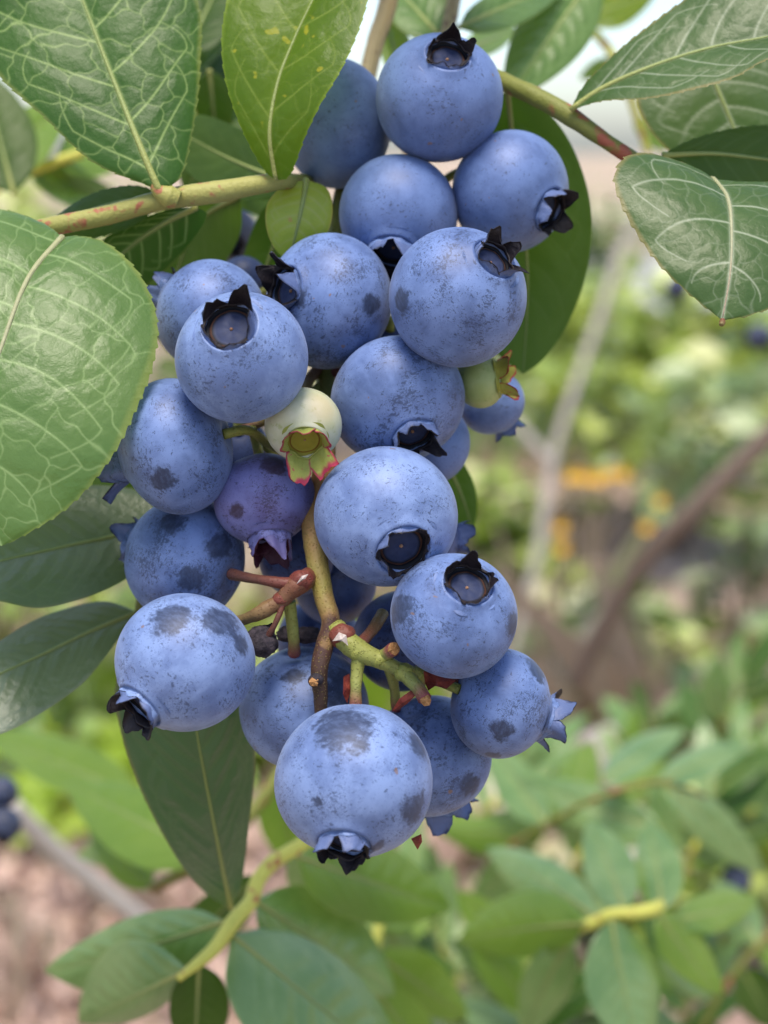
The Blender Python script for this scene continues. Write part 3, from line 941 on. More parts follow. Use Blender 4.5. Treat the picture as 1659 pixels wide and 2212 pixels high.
B = [(1480, 800, 3.0, .42, .34, M_WEED, 'pale yellow green bush behind the right leaf tip, upper right background'),
     (1250, 760, 4.0, .36, .28, M_WEED, 'small pale bush between the grey cane and the cluster, right background'),
     (1640, 980, 2.2, .26, .26, M_WEED2, 'grey green bush at the right edge above the brown cane'),
     (1660, 1290, 1.6, .14, .18, M_WEED2, 'grey green bush at the right edge below the brown cane'),
     (1540, 1460, 1.4, .09, .12, M_WEED, 'light green weed clump under the brown cane at the right'),
     (1120, 1640, 1.2, .09, .08, M_WEED2, 'dull green weed clump just right of the lowest berries'),
     (1340, 1000, 1.9, .12, .12, M_WEED2, 'small olive weed clump above the yellow flowers'),
     (1330, 1250, 1.5, .10, .10, M_DEAD, 'clump of brown dead leaves below the yellow flowers'),
     (1180, 1380, 1.5, .10, .08, M_DEAD, 'pinkish brown dead leaves right of the crowned lower berry'),
     (1420, 1330, 1.9, .14, .10, M_WEED, 'small pale weed clump in front of the brown cane foot'),
     (1090, 1080, 2.4, .14, .14, M_WEED, 'light green weed clump right of the central berry'),
     (1225, 1440, 1.6, .09, .06, M_WEED, 'small bright weed clump at the foot of the brown cane'),
     (1340, 1490, 1.45, .08, .06, M_WEED2, 'small dull weed clump above the blurred lower right leaves'),
     (1240, 520, 5.8, .45, .30, M_WEED2, 'far green bush low beside the grey lane'),
     (60, 330, 4.5, .8, .50, M_WEED, 'bright green bush behind the left branch, far left'),
     (330, 1450, 1.9, .25, .20, M_WEED, 'light green clump behind the lower left berry'),
     (560, 480, 3.8, .5, .42, M_WEED2, 'dull green bush seen through the middle left gap')]
for i, (px, py, d, rx, rz, m, lab) in enumerate(B):
    c = P(px, py, d * 1000 - FOCUS)
    bush(c[0], c[1], (rx, rx, min(rz, max(0.08, c[2] * 0.55 + rz * 0.3))), int(520 if d > 2.5 or m is M_DEAD else 260), 0.085 if d > 2.5 else (0.035 if m is M_DEAD else 0.06), m, lab, 40 + i)

for i, (px, py, rx, rz, lab) in enumerate([(120, 1800, .16, .05, 'bright lime green moss mound beside the pale stick at lower left'), (-60, 1760, .14, .06, 'bright lime green tuft at the left edge near the two dark berries'), (330, 1740, .12, .05, 'lime green tuft behind the long single lower leaf')]):
    c = ground_at(px, py)
    bush(c[0], c[1], (rx, rx, rz), 420, 0.035, M_GRASS, lab, 60 + i, name='green_tuft', stems=2)

def cane(name, pts, r0, r1, mat, label):
    P3 = PP(pts)
    o = P3[0]
    root = empty(name, Vector(o), label, 'branch', 'bare canes in the background')
    tube('bark', P3 - o, [r0, (r0 + r1) / 2, r1], mat, root, nseg=12, knob=0.04)
    return root, o

cane('bare_cane', [(1085, 1500, 1750), (1165, 1180, 1800), (1195, 990, 1830), (1290, 700, 1880), (1370, 480, 1950), (1500, 300, 2000)], 0.007, 0.005, M_BARK, 'blurred grey upright cane right of the cluster, forking below')
cane('bare_cane', [(1190, 1000, 1830), (1110, 910, 1850), (1060, 850, 1860), (1010, 780, 1900)], 0.007, 0.005, M_BARK, 'short grey side cane leaning left off the upright grey cane')
cane('bare_cane', [(1240, 1480, 900), (1310, 1340, 860), (1400, 1200, 820), (1490, 1110, 790), (1590, 1010, 770), (1700, 910, 750), (1850, 820, 720)], 0.0060, 0.0068, M_BARK_BR, 'thick brown cane slanting up to the right edge of the frame')
cane('bare_cane', [(20, 1740, 420), (110, 1830, 440), (200, 1905, 460), (290, 1975, 480), (420, 2080, 520)], 0.0042, 0.0042, M_BARK_PALE, 'pale whitish stick slanting down at the lower left')
cane('bare_cane', [(1300, 1800, 420), (1340, 1850, 415), (1400, 1920, 420)], 0.0065, 0.006, M_BARK_PALE, 'short pinkish stick among the blurred lower right leaves')
cane('bare_cane', [(1285, 1580, 600), (1310, 1640, 600), (1330, 1700, 610)], 0.010, 0.009, M_BARK_PALE, 'pinkish stub above the blurred lower right leaves')

# yellow flowering weed
fl_root = empty('yellow_flower_weed', Vector(ground_at(1240, 1420)), 'weed with small yellow flowers between the grey and the brown cane', 'weed')
fo = np.array(fl_root.location)
for i, (px, py, s) in enumerate([(1235, 1025, 1.0), (1262, 1028, .9), (1318, 1020, .8), (1210, 1135, .9), (1212, 1180, .9), (1425, 1080, .8), (1395, 1135, .9), (1290, 1030, 1.), (1345, 1020, .9)]):
    c = P(px, py, 1500)
    tube('stem', np.array([[0.02 * i, 0, 0], (c - fo) * [0.6, 0.6, 0.5], c - fo]), [0.002, 0.0015, 0.001], M_TWIG2, fl_root, nseg=6)
    V, F = [], []
    for k in range(7):
        a = k * 6.283 / 7
        d = np.array([math.cos(a), -0.5, math.sin(a)]); e = np.array([-math.sin(a), 0, math.cos(a)])
        b0 = len(V)
        for (l, w_) in ((0.1, -.12), (0.1, .12), (.8, .3), (1.0, 0), (.8, -.3)):
            V.append((c - fo) + 0.009 * s * (d * l + e * w_))
        F.append([b0, b0 + 1, b0 + 2, b0 + 3, b0 + 4])
    mesh_obj('flower', V, F, M_PETAL, fl_root, smooth=False)

# ------------------------------------------------------------------ berries
#  key: px, py, Rpx, ratio, ax, ay, sgn, z0, material, label, options
BD = [
 ('top', 950, 212, 136, .95, .11, -.50, 1, 15, M_BLUE_CLEAN, 'topmost blueberry, its black crown pointing up toward the viewer', dict(sep=.46, rc=.33, collar=.04, f0=-.1, f1=.0, sh=[1, .55, .10, .10, .30], turn=0)),
 ('tuck', 724, 266, 138, .76, .80, -.2, -1, 25, M_BLUE_CLEAN, 'blueberry half hidden behind the yellow green upper leaf', {}),
 ('third', 862, 462, 128, .93, -.12, .82, 1, 15, M_BLUE_CLEAN, 'blueberry under the topmost one, its crown facing down', dict(sep=.42, f1=.3, rc=.38)),
 ('rightup', 1100, 415, 130, .90, .70, .44, 1, 16, M_BLUE_CLEAN, 'blueberry at the upper right with crown poking out over the dark leaf', dict(sep=.22, rc=.34, collar=.07, f1=.4)),
 ('spur', 990, 643, 149, .97, .50, -.48, 1, 2, M_BLUE, 'large round blueberry with two brown freckles, crown at its upper right', dict(rubs=[(868, 660, 26)], sep=.30, collar=.05, f0=-.1, f1=.4, rc=.31, sh=[.8, .9, .9, .25, .2], turn=0)),
 ('leftcrown', 710, 650, 148, .85, -.72, -.10, 1, 6, M_BLUE, 'blueberry with a black crown on its left side, upper middle', dict(rubs=[(803, 672, 26), (645, 655, 26)], sep=.38, collar=.06, f1=.4, rc=.33)),
 ('backleft', 455, 682, 120, .93, -.82, -.45, -1, 13, M_BLUE, 'blueberry mostly behind the one with the open upward crown, left', dict(f1=.3)),
 ('crown', 523, 768, 141, .95, -.12, -.40, 1, -4, M_BLUE_PALE, 'pale blueberry with wide open dark crown facing the viewer, upper left', dict(rc=.40, collar=.03, sep=.46, f0=-.1, f1=.05, sh=[.95, .85, .15, .10, .5], turn=-22, p=1.7)),
 ('leafside', 382, 963, 146, .80, -.96, .22, -1, 4, M_BLUE, 'blueberry at the edge of the big left leaf, one oval rubbed spot', dict(rubs=[(370, 1035, 30)], f1=.5, sep=.42, collar=.16)),
 ('white', 655, 917, 84, .84, .10, .64, 1, 1, M_WHITE_BERRY, 'small unripe white green berry with pink edged sepals in the middle', dict(kind='pale', rc=.48, collar=.04, sep=.70, f0=.30, f1=.8, sh=[.45, .55, 1.0, 1.1, .5], turn=15, rubs=[(700, 880, 40)], p=2.8, name='unripe_blueberry', roll=1.2)),
 ('purple', 572, 1076, 110, .86, .14, .93, 1, 4, M_PURPLE, 'small purple tinged blueberry with reddish crown pointing down', dict(kind='purple', rubs=[(517, 1107, 20), (600, 1000, 30)], rc=.42, collar=.20, sep=.35, f0=-.1, f1=.3)),
 ('mid', 860, 862, 146, .84, .28, .70, 1, 4, M_BLUE, 'blueberry in the middle right, crown at its lower right rim', dict(rc=.32, collar=.05, sep=.28, f0=0, f1=.2)),
 ('centre', 832, 1115, 155, .94, .27, .50, 1, -2, M_BLUE_PALE, 'large central blueberry with open round crown facing down front', dict(rc=.36, sep=.22, collar=.03, f0=-.1, f1=.2, sh=[.55, .35, .7, .9, .6], turn=10)),
 ('royal', 983, 1330, 137, .92, .20, -.60, 1, -3, M_BLUE, 'speckled blueberry with tall pointed dark crown on top, lower right', dict(rubs=[(1108, 1345, 32), (865, 1310, 42)], rc=.37, collar=.04, sep=.40, f0=-.05, f1=.15, sh=[1, .45, .10, .10, .7], turn=-18, p=1.35)),
 ('spiky', 1080, 1519, 120, .87, .92, .33, -1, 2, M_BLUE, 'blueberry at the far lower right with spiky crown pointing right', dict(rubs=[(1060, 1624, 20), (1075, 1565, 26), (1160, 1440, 34)], rc=.40, collar=.12, sep=.32, f0=.1, f1=.8, p=1.1)),
 ('lowest', 767, 1686, 172, .92, -.13, .74, 1, -7, M_BLUE_PALE, 'lowest and largest pale blueberry, dark round spot at its right', dict(rubs=[(745, 1550, 62), (893, 1727, 44), (905, 1600, 36), (820, 1810, 18), (690, 1705, 12)], rc=.31, collar=.06, sep=.19, f0=-.1, f1=.3, p=1.4)),
 ('leftlow', 400, 1431, 152, .96, -.60, .60, 1, -4, M_BLUE_PALE, 'pale blueberry at the lower left with two dark smudges on top', dict(rubs=[(380, 1328, 44), (492, 1335, 44), (528, 1385, 24)], rc=.34, collar=.09, sep=.21, f0=.0, f1=.5, p=1.15)),
 ('stalked', 400, 1208, 137, .90, -.88, -.25, -1, 6, M_BLUE, 'speckled blueberry at left joined by a red stalk at its right', dict(rubs=[(383, 1130, 30), (490, 1175, 40), (430, 1250, 30)])),
 ('behindstem', 652, 1528, 142, .90, .1, .93, -1, 11, M_BLUE, 'streaky blueberry behind the brown stem tip, left of the lowest one', dict(rubs=[(745, 1480, 62), (640, 1440, 26)])),
 ('lowright', 928, 1632, 134, .92, .30, .85, -1, 8, M_BLUE, 'blueberry partly behind the lowest one, crown tips showing below right', dict(rubs=[(1010, 1680, 34)], sep=.3, f1=.7)),
 ('peek', 920, 958, 94, .9, .1, .6, -1, 19, M_BLUE_CLEAN, 'blueberry edge peeking out below right of the middle right one', {}),
 ('dusk', 1062, 868, 72, .92, .5, .7, -1, 24, M_BLUE_CLEAN, 'shaded blueberry under the small green berry at the right', {}),
 ('green', 1036, 823, 58, .92, .97, -.15, 1, 12, M_GREEN_BERRY, 'small unripe green berry with red sepals at the right', dict(kind='green', rc=.62, collar=.12, sep=.6, f0=.2, f1=.9, p=1.3, name='unripe_blueberry')),
 ('shade1', 640, 1205, 82, .9, -.3, .3, -1, 17, M_BLUE_SHADED, 'dark shaded blueberry behind the red stalk, left of main stem', dict(rubs=[(600, 1190, 18)])),
 ('shade2', 725, 1262, 88, .9, .1, .5, -1, 18, M_BLUE_SHADED, 'dark shaded blueberry right behind the main stem', {}),
 ('shade3', 868, 1385, 108, .92, .42, .4, -1, 14, M_BLUE_SHADED, 'dark blueberry behind the green side stalk, showing its stalk pit', {}),
 ('shade4', 690, 1385, 92, .9, .1, .5, -1, 26, M_BLUE_SHADED, 'dark blueberry deep behind the brown stem tip', {}),
 ('far1', 525, 608, 55, .9, 0, -.5, -1, 34, M_BLUE_SHADED, 'blurred dark blueberry between two upper left berries', {}),
 ('far2', 842, 740, 52, .9, 0, .5, -1, 26, M_BLUE_SHADED, 'sliver of a dark blueberry in the gap at the cluster heart', {}),
 ('far3', 520, 965, 62, .9, 0, .5, -1, 20, M_BLUE_SHADED, 'dark blueberry deep behind the small white green berry', {}),
 ('hid', 905, 1168, 88, .9, .97, -.05, -1, 16, M_BLUE_SHADED, 'hidden blueberry whose dark crown tips stick out right of the central one', dict(sep=.4, f1=.7, collar=.14)),
]
# settle the depths so that fruits touch without running into one another
pos = np.array([[b[1], b[2]] for b in BD], float) * PXMM
rad = np.array([b[3] * (0.5 + 0.5 * b[4]) for b in BD]) * PXMM
z = np.array([float(b[8]) for b in BD]); z_init = z.copy()
for it in range(400):
    for i in range(len(BD)):
        for j in range(i + 1, len(BD)):
            d2 = ((pos[i] - pos[j]) ** 2).sum()
            need = (0.985 * (rad[i] + rad[j])) ** 2 - d2
            if need > 0:
                nz = math.sqrt(need)
                a, b_ = (i, j) if z_init[i] <= z_init[j] else (j, i)
                gap = z[b_] - z[a]
                if gap < nz:
                    mv = (nz - gap) * 0.5
                    z[b_] += mv * 1.3
                    z[a] -= mv * 0.12
for b, zz in zip(BD, z):
    build_berry(b[0], b[1], b[2], zz, b[3], b[4], b[5], b[6], b[7], b[10], b[9], **b[11])
ZB = {b[0]: zz for b, zz in zip(BD, z)}
print('DEPTHS', {k: round(float(v), 1) for k, v in ZB.items()})

# berries of other clusters, far out of focus
for i, (px, py, dz, R, lab) in enumerate([
    (495, 508, 85, 62, 'blurred dark blueberry below the left branch'),
    (4, 1712, 190, 36, 'upper of two blurred dark blueberries at the lower left edge'),
    (8, 1782, 185, 40, 'lower of two blurred dark blueberries at the lower left edge'),
    (1462, 622, 480, 26, 'tiny blurred blueberry left of the drooping right leaf tip'),
    (1640, 728, 420, 28, 'tiny blurred blueberry at the right edge below the drooping leaf'),
    (1590, 1900, 300, 34, 'blurred dark blueberry among the lower right leaves'),
    (1640, 2130, 260, 40, 'blurred dark blueberry in the lower right corner')]):
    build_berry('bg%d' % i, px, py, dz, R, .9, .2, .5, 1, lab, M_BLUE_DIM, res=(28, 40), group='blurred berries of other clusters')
build_berry('bgpink', 1600, 1838, 300, 30, .9, .2, .5, 1, 'blurred unripe pink berry at the lower right edge', M_WHITE_BERRY, res=(28, 40), kind='pale', group='blurred berries of other clusters', rubs=[(1600, 1838, 60)], name='unripe_blueberry')

# ------------------------------------------------------------------ the fruit stalk
so = P(702, 950, 14)
stalk = empty('fruit_stalk', Vector(so), 'branched yellow green and reddish stalk the berries hang from, tip dried brown', 'stalk')
MAIN = [(790, 180, 34), (760, 330, 32), (725, 500, 28), (705, 700, 24), (703, 830, 19), (703, 950, 13), (697, 1050, 9), (680, 1120, 6.5), (684, 1200, 4), (700, 1290, 2), (714, 1345, 1), (700, 1400, 0.5), (689, 1450, 0), (692, 1500, 0.5), (694, 1555, 1)]
mainp = PP(MAIN)
tube('peduncle', mainp, [.0013, .0013, .0013, .0012, .00125, .00125, .0013, .0014, .0014, .0015, .0019, .0014, .0012, .0011, .0008], M_PEDUNCLE, stalk, so, nseg=20, knob=0.10, step=120)
def ped(pts, radii, mat, name='pedicel', knob=0.10, seed=1):
    return tube(name, PP(pts), [r_ * 0.001 for r_ in radii], mat, stalk, so, nseg=12, knob=knob, seed=seed, step=36)
ped([(668, 1245, 3), (645, 1262, 0), (628, 1275, 0), (610, 1295, 0), (585, 1310, 0), (560, 1325, 0), (520, 1340, 2), (490, 1350, 3)], [1.2, 1.45, 1.35, .95, 1.05, .8, .75, .7], M_PED_PINK, 'side_stalk')
ped([(640, 1262, 0), (600, 1258, 0), (560, 1252, 1), (525, 1246, 3), (500, 1240, 5)], [.9, .68, .62, .68, .75], M_PED_RED, seed=3)
ped([(615, 1285, 0), (606, 1320, -.5), (592, 1352, -.5), (578, 1375, 0)], [.5, .38, .36, .45], M_PED_RED, seed=4)
ped([(625, 1300, 2), (630, 1340, 3), (634, 1380, 4), (636, 1412, 6)], [.9, .8, .75, .85], M_PED_GR, seed=5)
ped([(722, 1355, 1), (748, 1385, 0), (785, 1412, -.5), (825, 1428, -.5), (870, 1448, 0), (925, 1462, 1), (1000, 1472, 4)], [1.3, 1.5, 1.2, .95, 1.15, .75, .5], M_PED_GR, 'side_stalk', knob=0.16, seed=6)
ped([(775, 1410, -.5), (771, 1450, -.5), (769, 1490, -1), (768, 1535, -1)], [.95, .78, .75, .95], M_PED_GR, seed=7)
ped([(775, 1395, 0), (795, 1372, 2), (815, 1345, 4), (826, 1325, 6)], [.85, .75, .85, .8], M_PED_PINK, seed=8)
ped([(868, 1445, 0), (890, 1472, -1.5), (907, 1492, -2.5), (918, 1510, -3.2)], [1.1, .95, .85, .9], M_PED_GR, 'stub', seed=9)
ped([(815, 1425, 0), (835, 1412, -1.2), (850, 1402, -2.2)], [.95, .8, .95], M_PED_GR, 'stub', seed=10)
ped([(840, 1440, 1), (850, 1475, 4), (853, 1500, 6), (856, 1530, 9)], [.8, .7, .65, .7], M_PED_GR, seed=11)
ped([(545, 925, 8), (548, 940, 9), (555, 975, 10), (560, 1000, 10)], [.55, .55, .5, .5], M_PED_GR, seed=12)
ped([(700, 830, 19), (640, 870, 14), (560, 915, 10), (485, 938, 8)], [.7, .6, .55, .6], M_PED_GR, seed=13)
ped([(700, 780, 21), (665, 825, 16), (650, 850, 11)], [.9, .8, .7], M_PED_PINK, seed=14)
ped([(700, 1000, 12), (655, 1000, 10), (600, 990, 9)], [.7, .6, .6], M_PED_GR, seed=15)
# cut faces of the two stubs
def cut(px, py, dz, r_, seed):
    c = P(px, py, dz)
    rr = np.random.default_rng(seed)
    V = [c - FW * 0.00035]; n = 14
    for k in range(n):
        a = k * 6.283 / n
        V.append(c + (RT * math.cos(a) + UP * math.sin(a)) * r_ * 0.001 * (0.85 + 0.3 * rr.random()) - FW * 0.0003 * rr.random())
    F = [[0, k + 1, (k + 1) % n + 1] for k in range(n)]
    n0 = len(V)
    for k in range(n):
        V.append(V[k + 1] + FW * 0.0012)
    F += [[k + 1, (k + 1) % n + 1, n0 + (k + 1) % n, n0 + k] for k in range(n)]
    mesh_obj('cut_face', V, F, M_CORK, stalk, so, smooth=False)
cut(919, 1512, -3.6, .72, 1); cut(851, 1401, -2.7, .78, 2); cut(678, 1473, -1.6, .6, 3)
tube('knob', PP([(690, 1462, 0), (680, 1470, -1), (676, 1474, -1.4)]), [.0009, .0009, .0008], M_DRY, stalk, so, nseg=10, knob=.1)
# little withered fruit and dry red scraps
def lump(name, px, py, dz, r_, mat, seed, sq=(1, 1, 1)):
    c = P(px, py, dz)
    th = np.linspace(0.05, math.pi - 0.05, 18); ph = np.linspace(0, 2 * math.pi, 26, endpoint=False)
    T, Q = np.meshgrid(th, ph, indexing='ij')
    V = np.stack([np.sin(T) * np.cos(Q), np.sin(T) * np.sin(Q), np.cos(T)], -1).reshape(-1, 3)
    amp = 1.5 if mat is M_DRY else 0.55
    V = V * (1 + amp * 0.22 * vnoise(V, 4, seed) + amp * 0.16 * vnoise(V, 9, seed + 1))[:, None] * np.array(sq)
    V = V * (1 + (0.14 * vnoise(V, 15, seed + 2))[:, None]) if mat is M_DRY else V
    mesh_obj(name, c + V * r_ * 0.001, grid_faces(18, 26, wrap=True), mat, stalk, so)
lump('withered_fruit', 566, 1385, .5, 1.9, M_DRY, 3, (1.05, 1, .95))
lump('withered_fruit', 650, 1370, 9, 1.8, M_DRY, 5, (1.8, 1, .6))
for q, (px, py, dz, r_, mt) in enumerate([(874, 1452, -.4, 1.35, M_PED_GR), (772, 1408, -.6, 1.3, M_PED_GR), (818, 1424, -.6, 1.25, M_PED_GR), (652, 1254, 0, 1.55, M_PED_RED), (606, 1296, 0, 1.15, M_PED_PINK), (738, 1372, .2, 1.75, M_PED_PINK), (905, 1458, .3, 1.0, M_PED_GR)]):
    lump('node', px, py, dz, r_, mt, 20 + q, (1, .95, .9))
def scrap(pts, mat, seed, name='bract', th=.00018):
    """a small curled dry flake"""
    Vp = PP(pts); c = Vp.mean(0)
    n = len(pts)
    nrm = -FW
    top = np.vstack([Vp, c + nrm * .0006]); bot = top - nrm * th
    F = []
    for k in range(n):
        k2 = (k + 1) % n
        F += [[k, k2, n], [n + 1 + k2, n + 1 + k, 2 * n + 1], [k, n + 1 + k, n + 1 + k2, k2]]
    mesh_obj(name, np.vstack([top, bot]), F, mat, stalk, so, smooth=False)
scrap([(915, 1450, -1), (950, 1458, 0), (985, 1470, 1), (965, 1488, 0), (940, 1482, -1.5), (925, 1492, -1), (918, 1475, 0)], M_RED_SCRAP, 1)
scrap([(846, 1538, 0), (862, 1510, -1), (890, 1490, -1.5), (898, 1502, -2), (880, 1520, -1), (862, 1532, 0)], M_RED_SCRAP, 2)
scrap([(742, 1462, 1), (755, 1455, .5), (758, 1490, 0), (750, 1520, .5), (741, 1500, 0)], M_RED_SCRAP, 3)
scrap([(888, 1812, 3), (910, 1802, 2), (912, 1818, 2), (902, 1836, 3)], M_RED_SCRAP, 5)
scrap([(718, 1385, -2), (732, 1366, -2), (748, 1372, -2.5), (752, 1395, -2.5), (742, 1386, -2.8), (728, 1384, -2.2)], M_SCALE, 4, 'bud_scale')
scrap([(640, 1262, -2), (652, 1244, -2.3), (666, 1240, -2), (660, 1250, -2.4), (650, 1256, -2.4)], M_SCALE, 6, 'bud_scale')
# pedicels of the fruits whose stalk ends are hidden
mids = catmull(mainp[2:11], 120)
for key in ('top', 'tuck', 'third', 'rightup', 'spur', 'leftcrown', 'backleft', 'crown', 'leafside', 'mid', 'centre', 'royal', 'spiky', 'peek', 'dusk', 'green', 'far1', 'far2', 'far3', 'hid', 'white', 'purple', 'lowright'):
    C, R, b_, zx = BERRY_AT[key]
    s = C - zx * b_ * 0.9
    dd = np.linalg.norm(mids - (C + FW * 0.006), axis=1)
    e = mids[int(np.argmin(dd))]
    if key in ('royal', 'spiky'):
        e = P(900, 1455, 1)
    if key == 'lowright':
        continue
    m1 = s - zx * 0.003 + FW * 0.002
    m2 = (s + e) / 2 + FW * 0.004
    tube('pedicel', np.array([s, m1, m2, e]), [.0007, .0006, .0006, .0008], M_PED_GR, stalk, so, nseg=8, step=24)

# ------------------------------------------------------------------ branches with their leaves
def shoot(name, base, label, cat='branch', group='leafy branches'):
    o = P(*base)
    return empty(name, Vector(o), label, cat, group), o

def leaf3(sh, M, L, R, mat, **kw):
    root, o = sh
    pet = kw.pop('petiole', None)
    if pet is not None:
        kw['petiole'] = PP(pet)
    return build_leaf(root, o, PP(M), PP(L), PP(R), mat, **kw)

def twig(sh, pts, radii, mat, knob=0.04, seed=0, nodes=()):
    root, o = sh
    return tube('twig', PP(pts), [r_ * .001 for r_ in radii], mat, root, o, nseg=18, knob=knob, seed=seed, step=90)

# left spotted branch
A = shoot('blueberry_branch', (600, 395, 13), 'yellow green branch with pink spots crossing the upper left between the large veined leaves')
twig(A, [(-160, 560, 16), (0, 520, 14), (100, 492, 12), (230, 465, 11), (360, 430, 10.5), (480, 413, 11), (600, 392, 13), (640, 392, 21), (700, 380, 32), (790, 300, 38)], [1.3, 1.3, 1.28, 1.3, 1.5, 1.15, 1.05, .9, .8], M_TWIG, knob=.05)
tube('bud', PP([(385, 432, 9), (355, 420, 8.6), (338, 408, 8.4), (333, 395, 8.2)]), [.0013, .0015, .0010, .0005], M_TWIG, A[0], A[1], nseg=12)
leaf3(A, [(345, 412, 8), (322, 362, 8), (242, 165, 11), (178, 0, 14), (110, -170, 17)],
      [(318, 400, 8), (205, 352, 8), (92, 250, 9), (0, 165, 11), (-70, 60, 14), (-60, -80, 16)],
      [(385, 388, 9), (414, 290, 11), (432, 140, 13.5), (424, 0, 16), (330, -120, 17)], M_LEAF,
      nv=340, nu=230, fine=True, teeth=.30, seed=11, bulge=.10, cell=3.4, tstr=1.0, rib_r=.00034, nsec=5, petiole=[(362, 428, 9)])
leaf3(A, [(597, 390, 10), (583, 290, 8), (600, 180, 8), (638, 80, 9), (690, -30, 11), (740, -150, 13)],
      [(575, 372, 10), (520, 272, 9), (486, 165, 9), (481, 60, 10), (510, -40, 12), (610, -130, 13)],
      [(622, 382, 9), (660, 292, 6), (692, 225, 4.5), (742, 140, 4.5), (790, 15, 7), (800, -80, 10)], M_LEAF_YEL,
      nv=340, nu=200, fine=True, teeth=.22, seed=12, bulge=.10, cell=2.8, rib_r=.00024, nsec=5, tstr=.7)
leaf3(A, [(135, 512, 6), (62, 600, 0), (5, 745, -5), (-45, 900, -8), (-45, 1050, -9), (3, 1180, -9)],
      [(92, 482, 8), (0, 452, 8), (-120, 460, 6), (-200, 620, 0), (-220, 850, -6), (-130, 1080, -9)],
      [(172, 510, 7), (232, 527, 6), (300, 592, 4), (338, 690, 1), (330, 785, -2), (290, 890, -5), (238, 990, -7), (150, 1092, -8), (62, 1150, -9)], M_LEAF_PALE,
      nv=400, nu=280, fine=True, teeth=.36, seed=13, bulge=.10, cell=3.6, rib_r=.0003, nsec=6, rib_mat=M_RIB_PALE)
leaf3(A, [(355, 428, 14), (262, 436, 17), (160, 465, 19), (60, 500, 21)], [(310, 404, 15), (240, 406, 18), (180, 428, 20), (120, 466, 21)],
      [(300, 480, 16), (200, 515, 19), (120, 522, 21)], M_LEAF_DARK, nv=90, nu=50, seed=14, teeth=.2)
leaf3(A, [(425, 448, 14), (350, 485, 17), (283, 532, 20), (200, 610, 24)], [(370, 452, 16), (250, 500, 20), (180, 565, 23)],
      [(446, 462, 15), (412, 525, 18), (330, 606, 22), (255, 650, 24)], M_LEAF, nv=90, nu=50, seed=15, teeth=.2)
leaf3(A, [(662, 388, 17), (655, 430, 15), (640, 500, 15), (622, 570, 17)], [(612, 402, 16), (578, 440, 15), (574, 482, 15), (588, 528, 16)],
      [(704, 405, 17), (718, 442, 16), (712, 492, 16), (686, 535, 17)], M_LEAF_SMALL, nv=90, nu=60, seed=16, bulge=.08)['label'] = 'small yellow green leaf with reddish spots'
# leaves in the shade behind it
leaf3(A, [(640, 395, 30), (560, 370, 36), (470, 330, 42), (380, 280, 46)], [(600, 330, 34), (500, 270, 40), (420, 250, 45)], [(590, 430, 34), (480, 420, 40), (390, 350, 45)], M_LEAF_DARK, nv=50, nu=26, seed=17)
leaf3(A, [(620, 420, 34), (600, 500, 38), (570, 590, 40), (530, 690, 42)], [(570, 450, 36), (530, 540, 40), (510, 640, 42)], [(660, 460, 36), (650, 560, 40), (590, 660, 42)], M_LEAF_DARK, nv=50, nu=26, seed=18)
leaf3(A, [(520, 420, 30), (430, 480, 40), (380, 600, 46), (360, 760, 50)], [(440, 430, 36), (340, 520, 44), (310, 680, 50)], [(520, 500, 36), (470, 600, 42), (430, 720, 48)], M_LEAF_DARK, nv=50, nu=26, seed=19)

# right branch
Bq = shoot('blueberry_branch', (1090, 175, 22), 'olive green branch crossing the upper right from behind the topmost berry')
twig(Bq, [(940, 100, 34), (1010, 140, 28), (1090, 178, 22), (1160, 210, 19), (1230, 250, 17), (1290, 292, 16), (1350, 332, 16), (1440, 390, 18), (1560, 450, 24)], [1.3, 1.3, 1.3, 1.3, 1.35, 1.05, 1.05, 1.0, .9], M_TWIG2, seed=3)
leaf3(Bq, [(1232, 238, 15), (1300, 192, 14), (1420, 140, 12.5), (1540, 103, 11), (1659, 80, 10), (1800, 45, 10), (1950, 10, 10)],
      [(1258, 190, 16), (1330, 115, 16), (1420, 42, 16), (1480, 0, 16), (1570, -55, 15), (1760, -80, 13)],
      [(1300, 218, 12), (1400, 212, 9), (1500, 192, 7), (1590, 165, 6), (1659, 128, 6), (1800, 112, 8)], M_LEAF_DULL,
      nv=260, nu=150, fine=True, teeth=.35, seed=21, bulge=.05, cell=3.0, rib_r=.0003, nsec=6, vstr=.75, tstr=.35)
leaf3(Bq, [(1542, 388, 9), (1572, 430, 3), (1580, 500, -2), (1577, 590, -5), (1560, 692, -6)],
      [(1500, 362, 9), (1440, 340, 8), (1385, 331, 6), (1345, 346, 4), (1328, 388, 2), (1345, 445, 0), (1390, 525, -2), (1440, 588, -4), (1500, 643, -5)],
      [(1600, 393, 9), (1700, 398, 7), (1800, 450, 4), (1790, 560, -1), (1700, 645, -5), (1620, 680, -6)], M_LEAF_DULL,
      nv=280, nu=190, fine=True, teeth=.42, seed=22, bulge=.06, cell=2.4, rib_r=.00032, rib_mat=M_RIB_PALE, nsec=4, vstr=.95, tstr=.4, petiole=[(1500, 420, 17), (1520, 392, 13)])
tube('leaf_tip', PP([(1561, 690, -6), (1560, 697, -6.2), (1558, 702, -6.4)]), [.0003, .00042, .0003], M_PED_PINK, Bq[0], Bq[1], nseg=8)
leaf3(Bq, [(1095, 185, 24), (1108, 300, 29), (1130, 450, 32), (1140, 600, 33), (1136, 720, 33), (1130, 808, 33)],
      [(1060, 260, 29), (1010, 400, 33), (992, 550, 34), (1012, 680, 34), (1080, 770, 33)],
      [(1150, 215, 26), (1215, 280, 28), (1262, 382, 30), (1279, 482, 31), (1264, 600, 32), (1220, 712, 33), (1168, 782, 33)], M_LEAF_DARK, nv=110, nu=70, seed=23, bulge=.05)
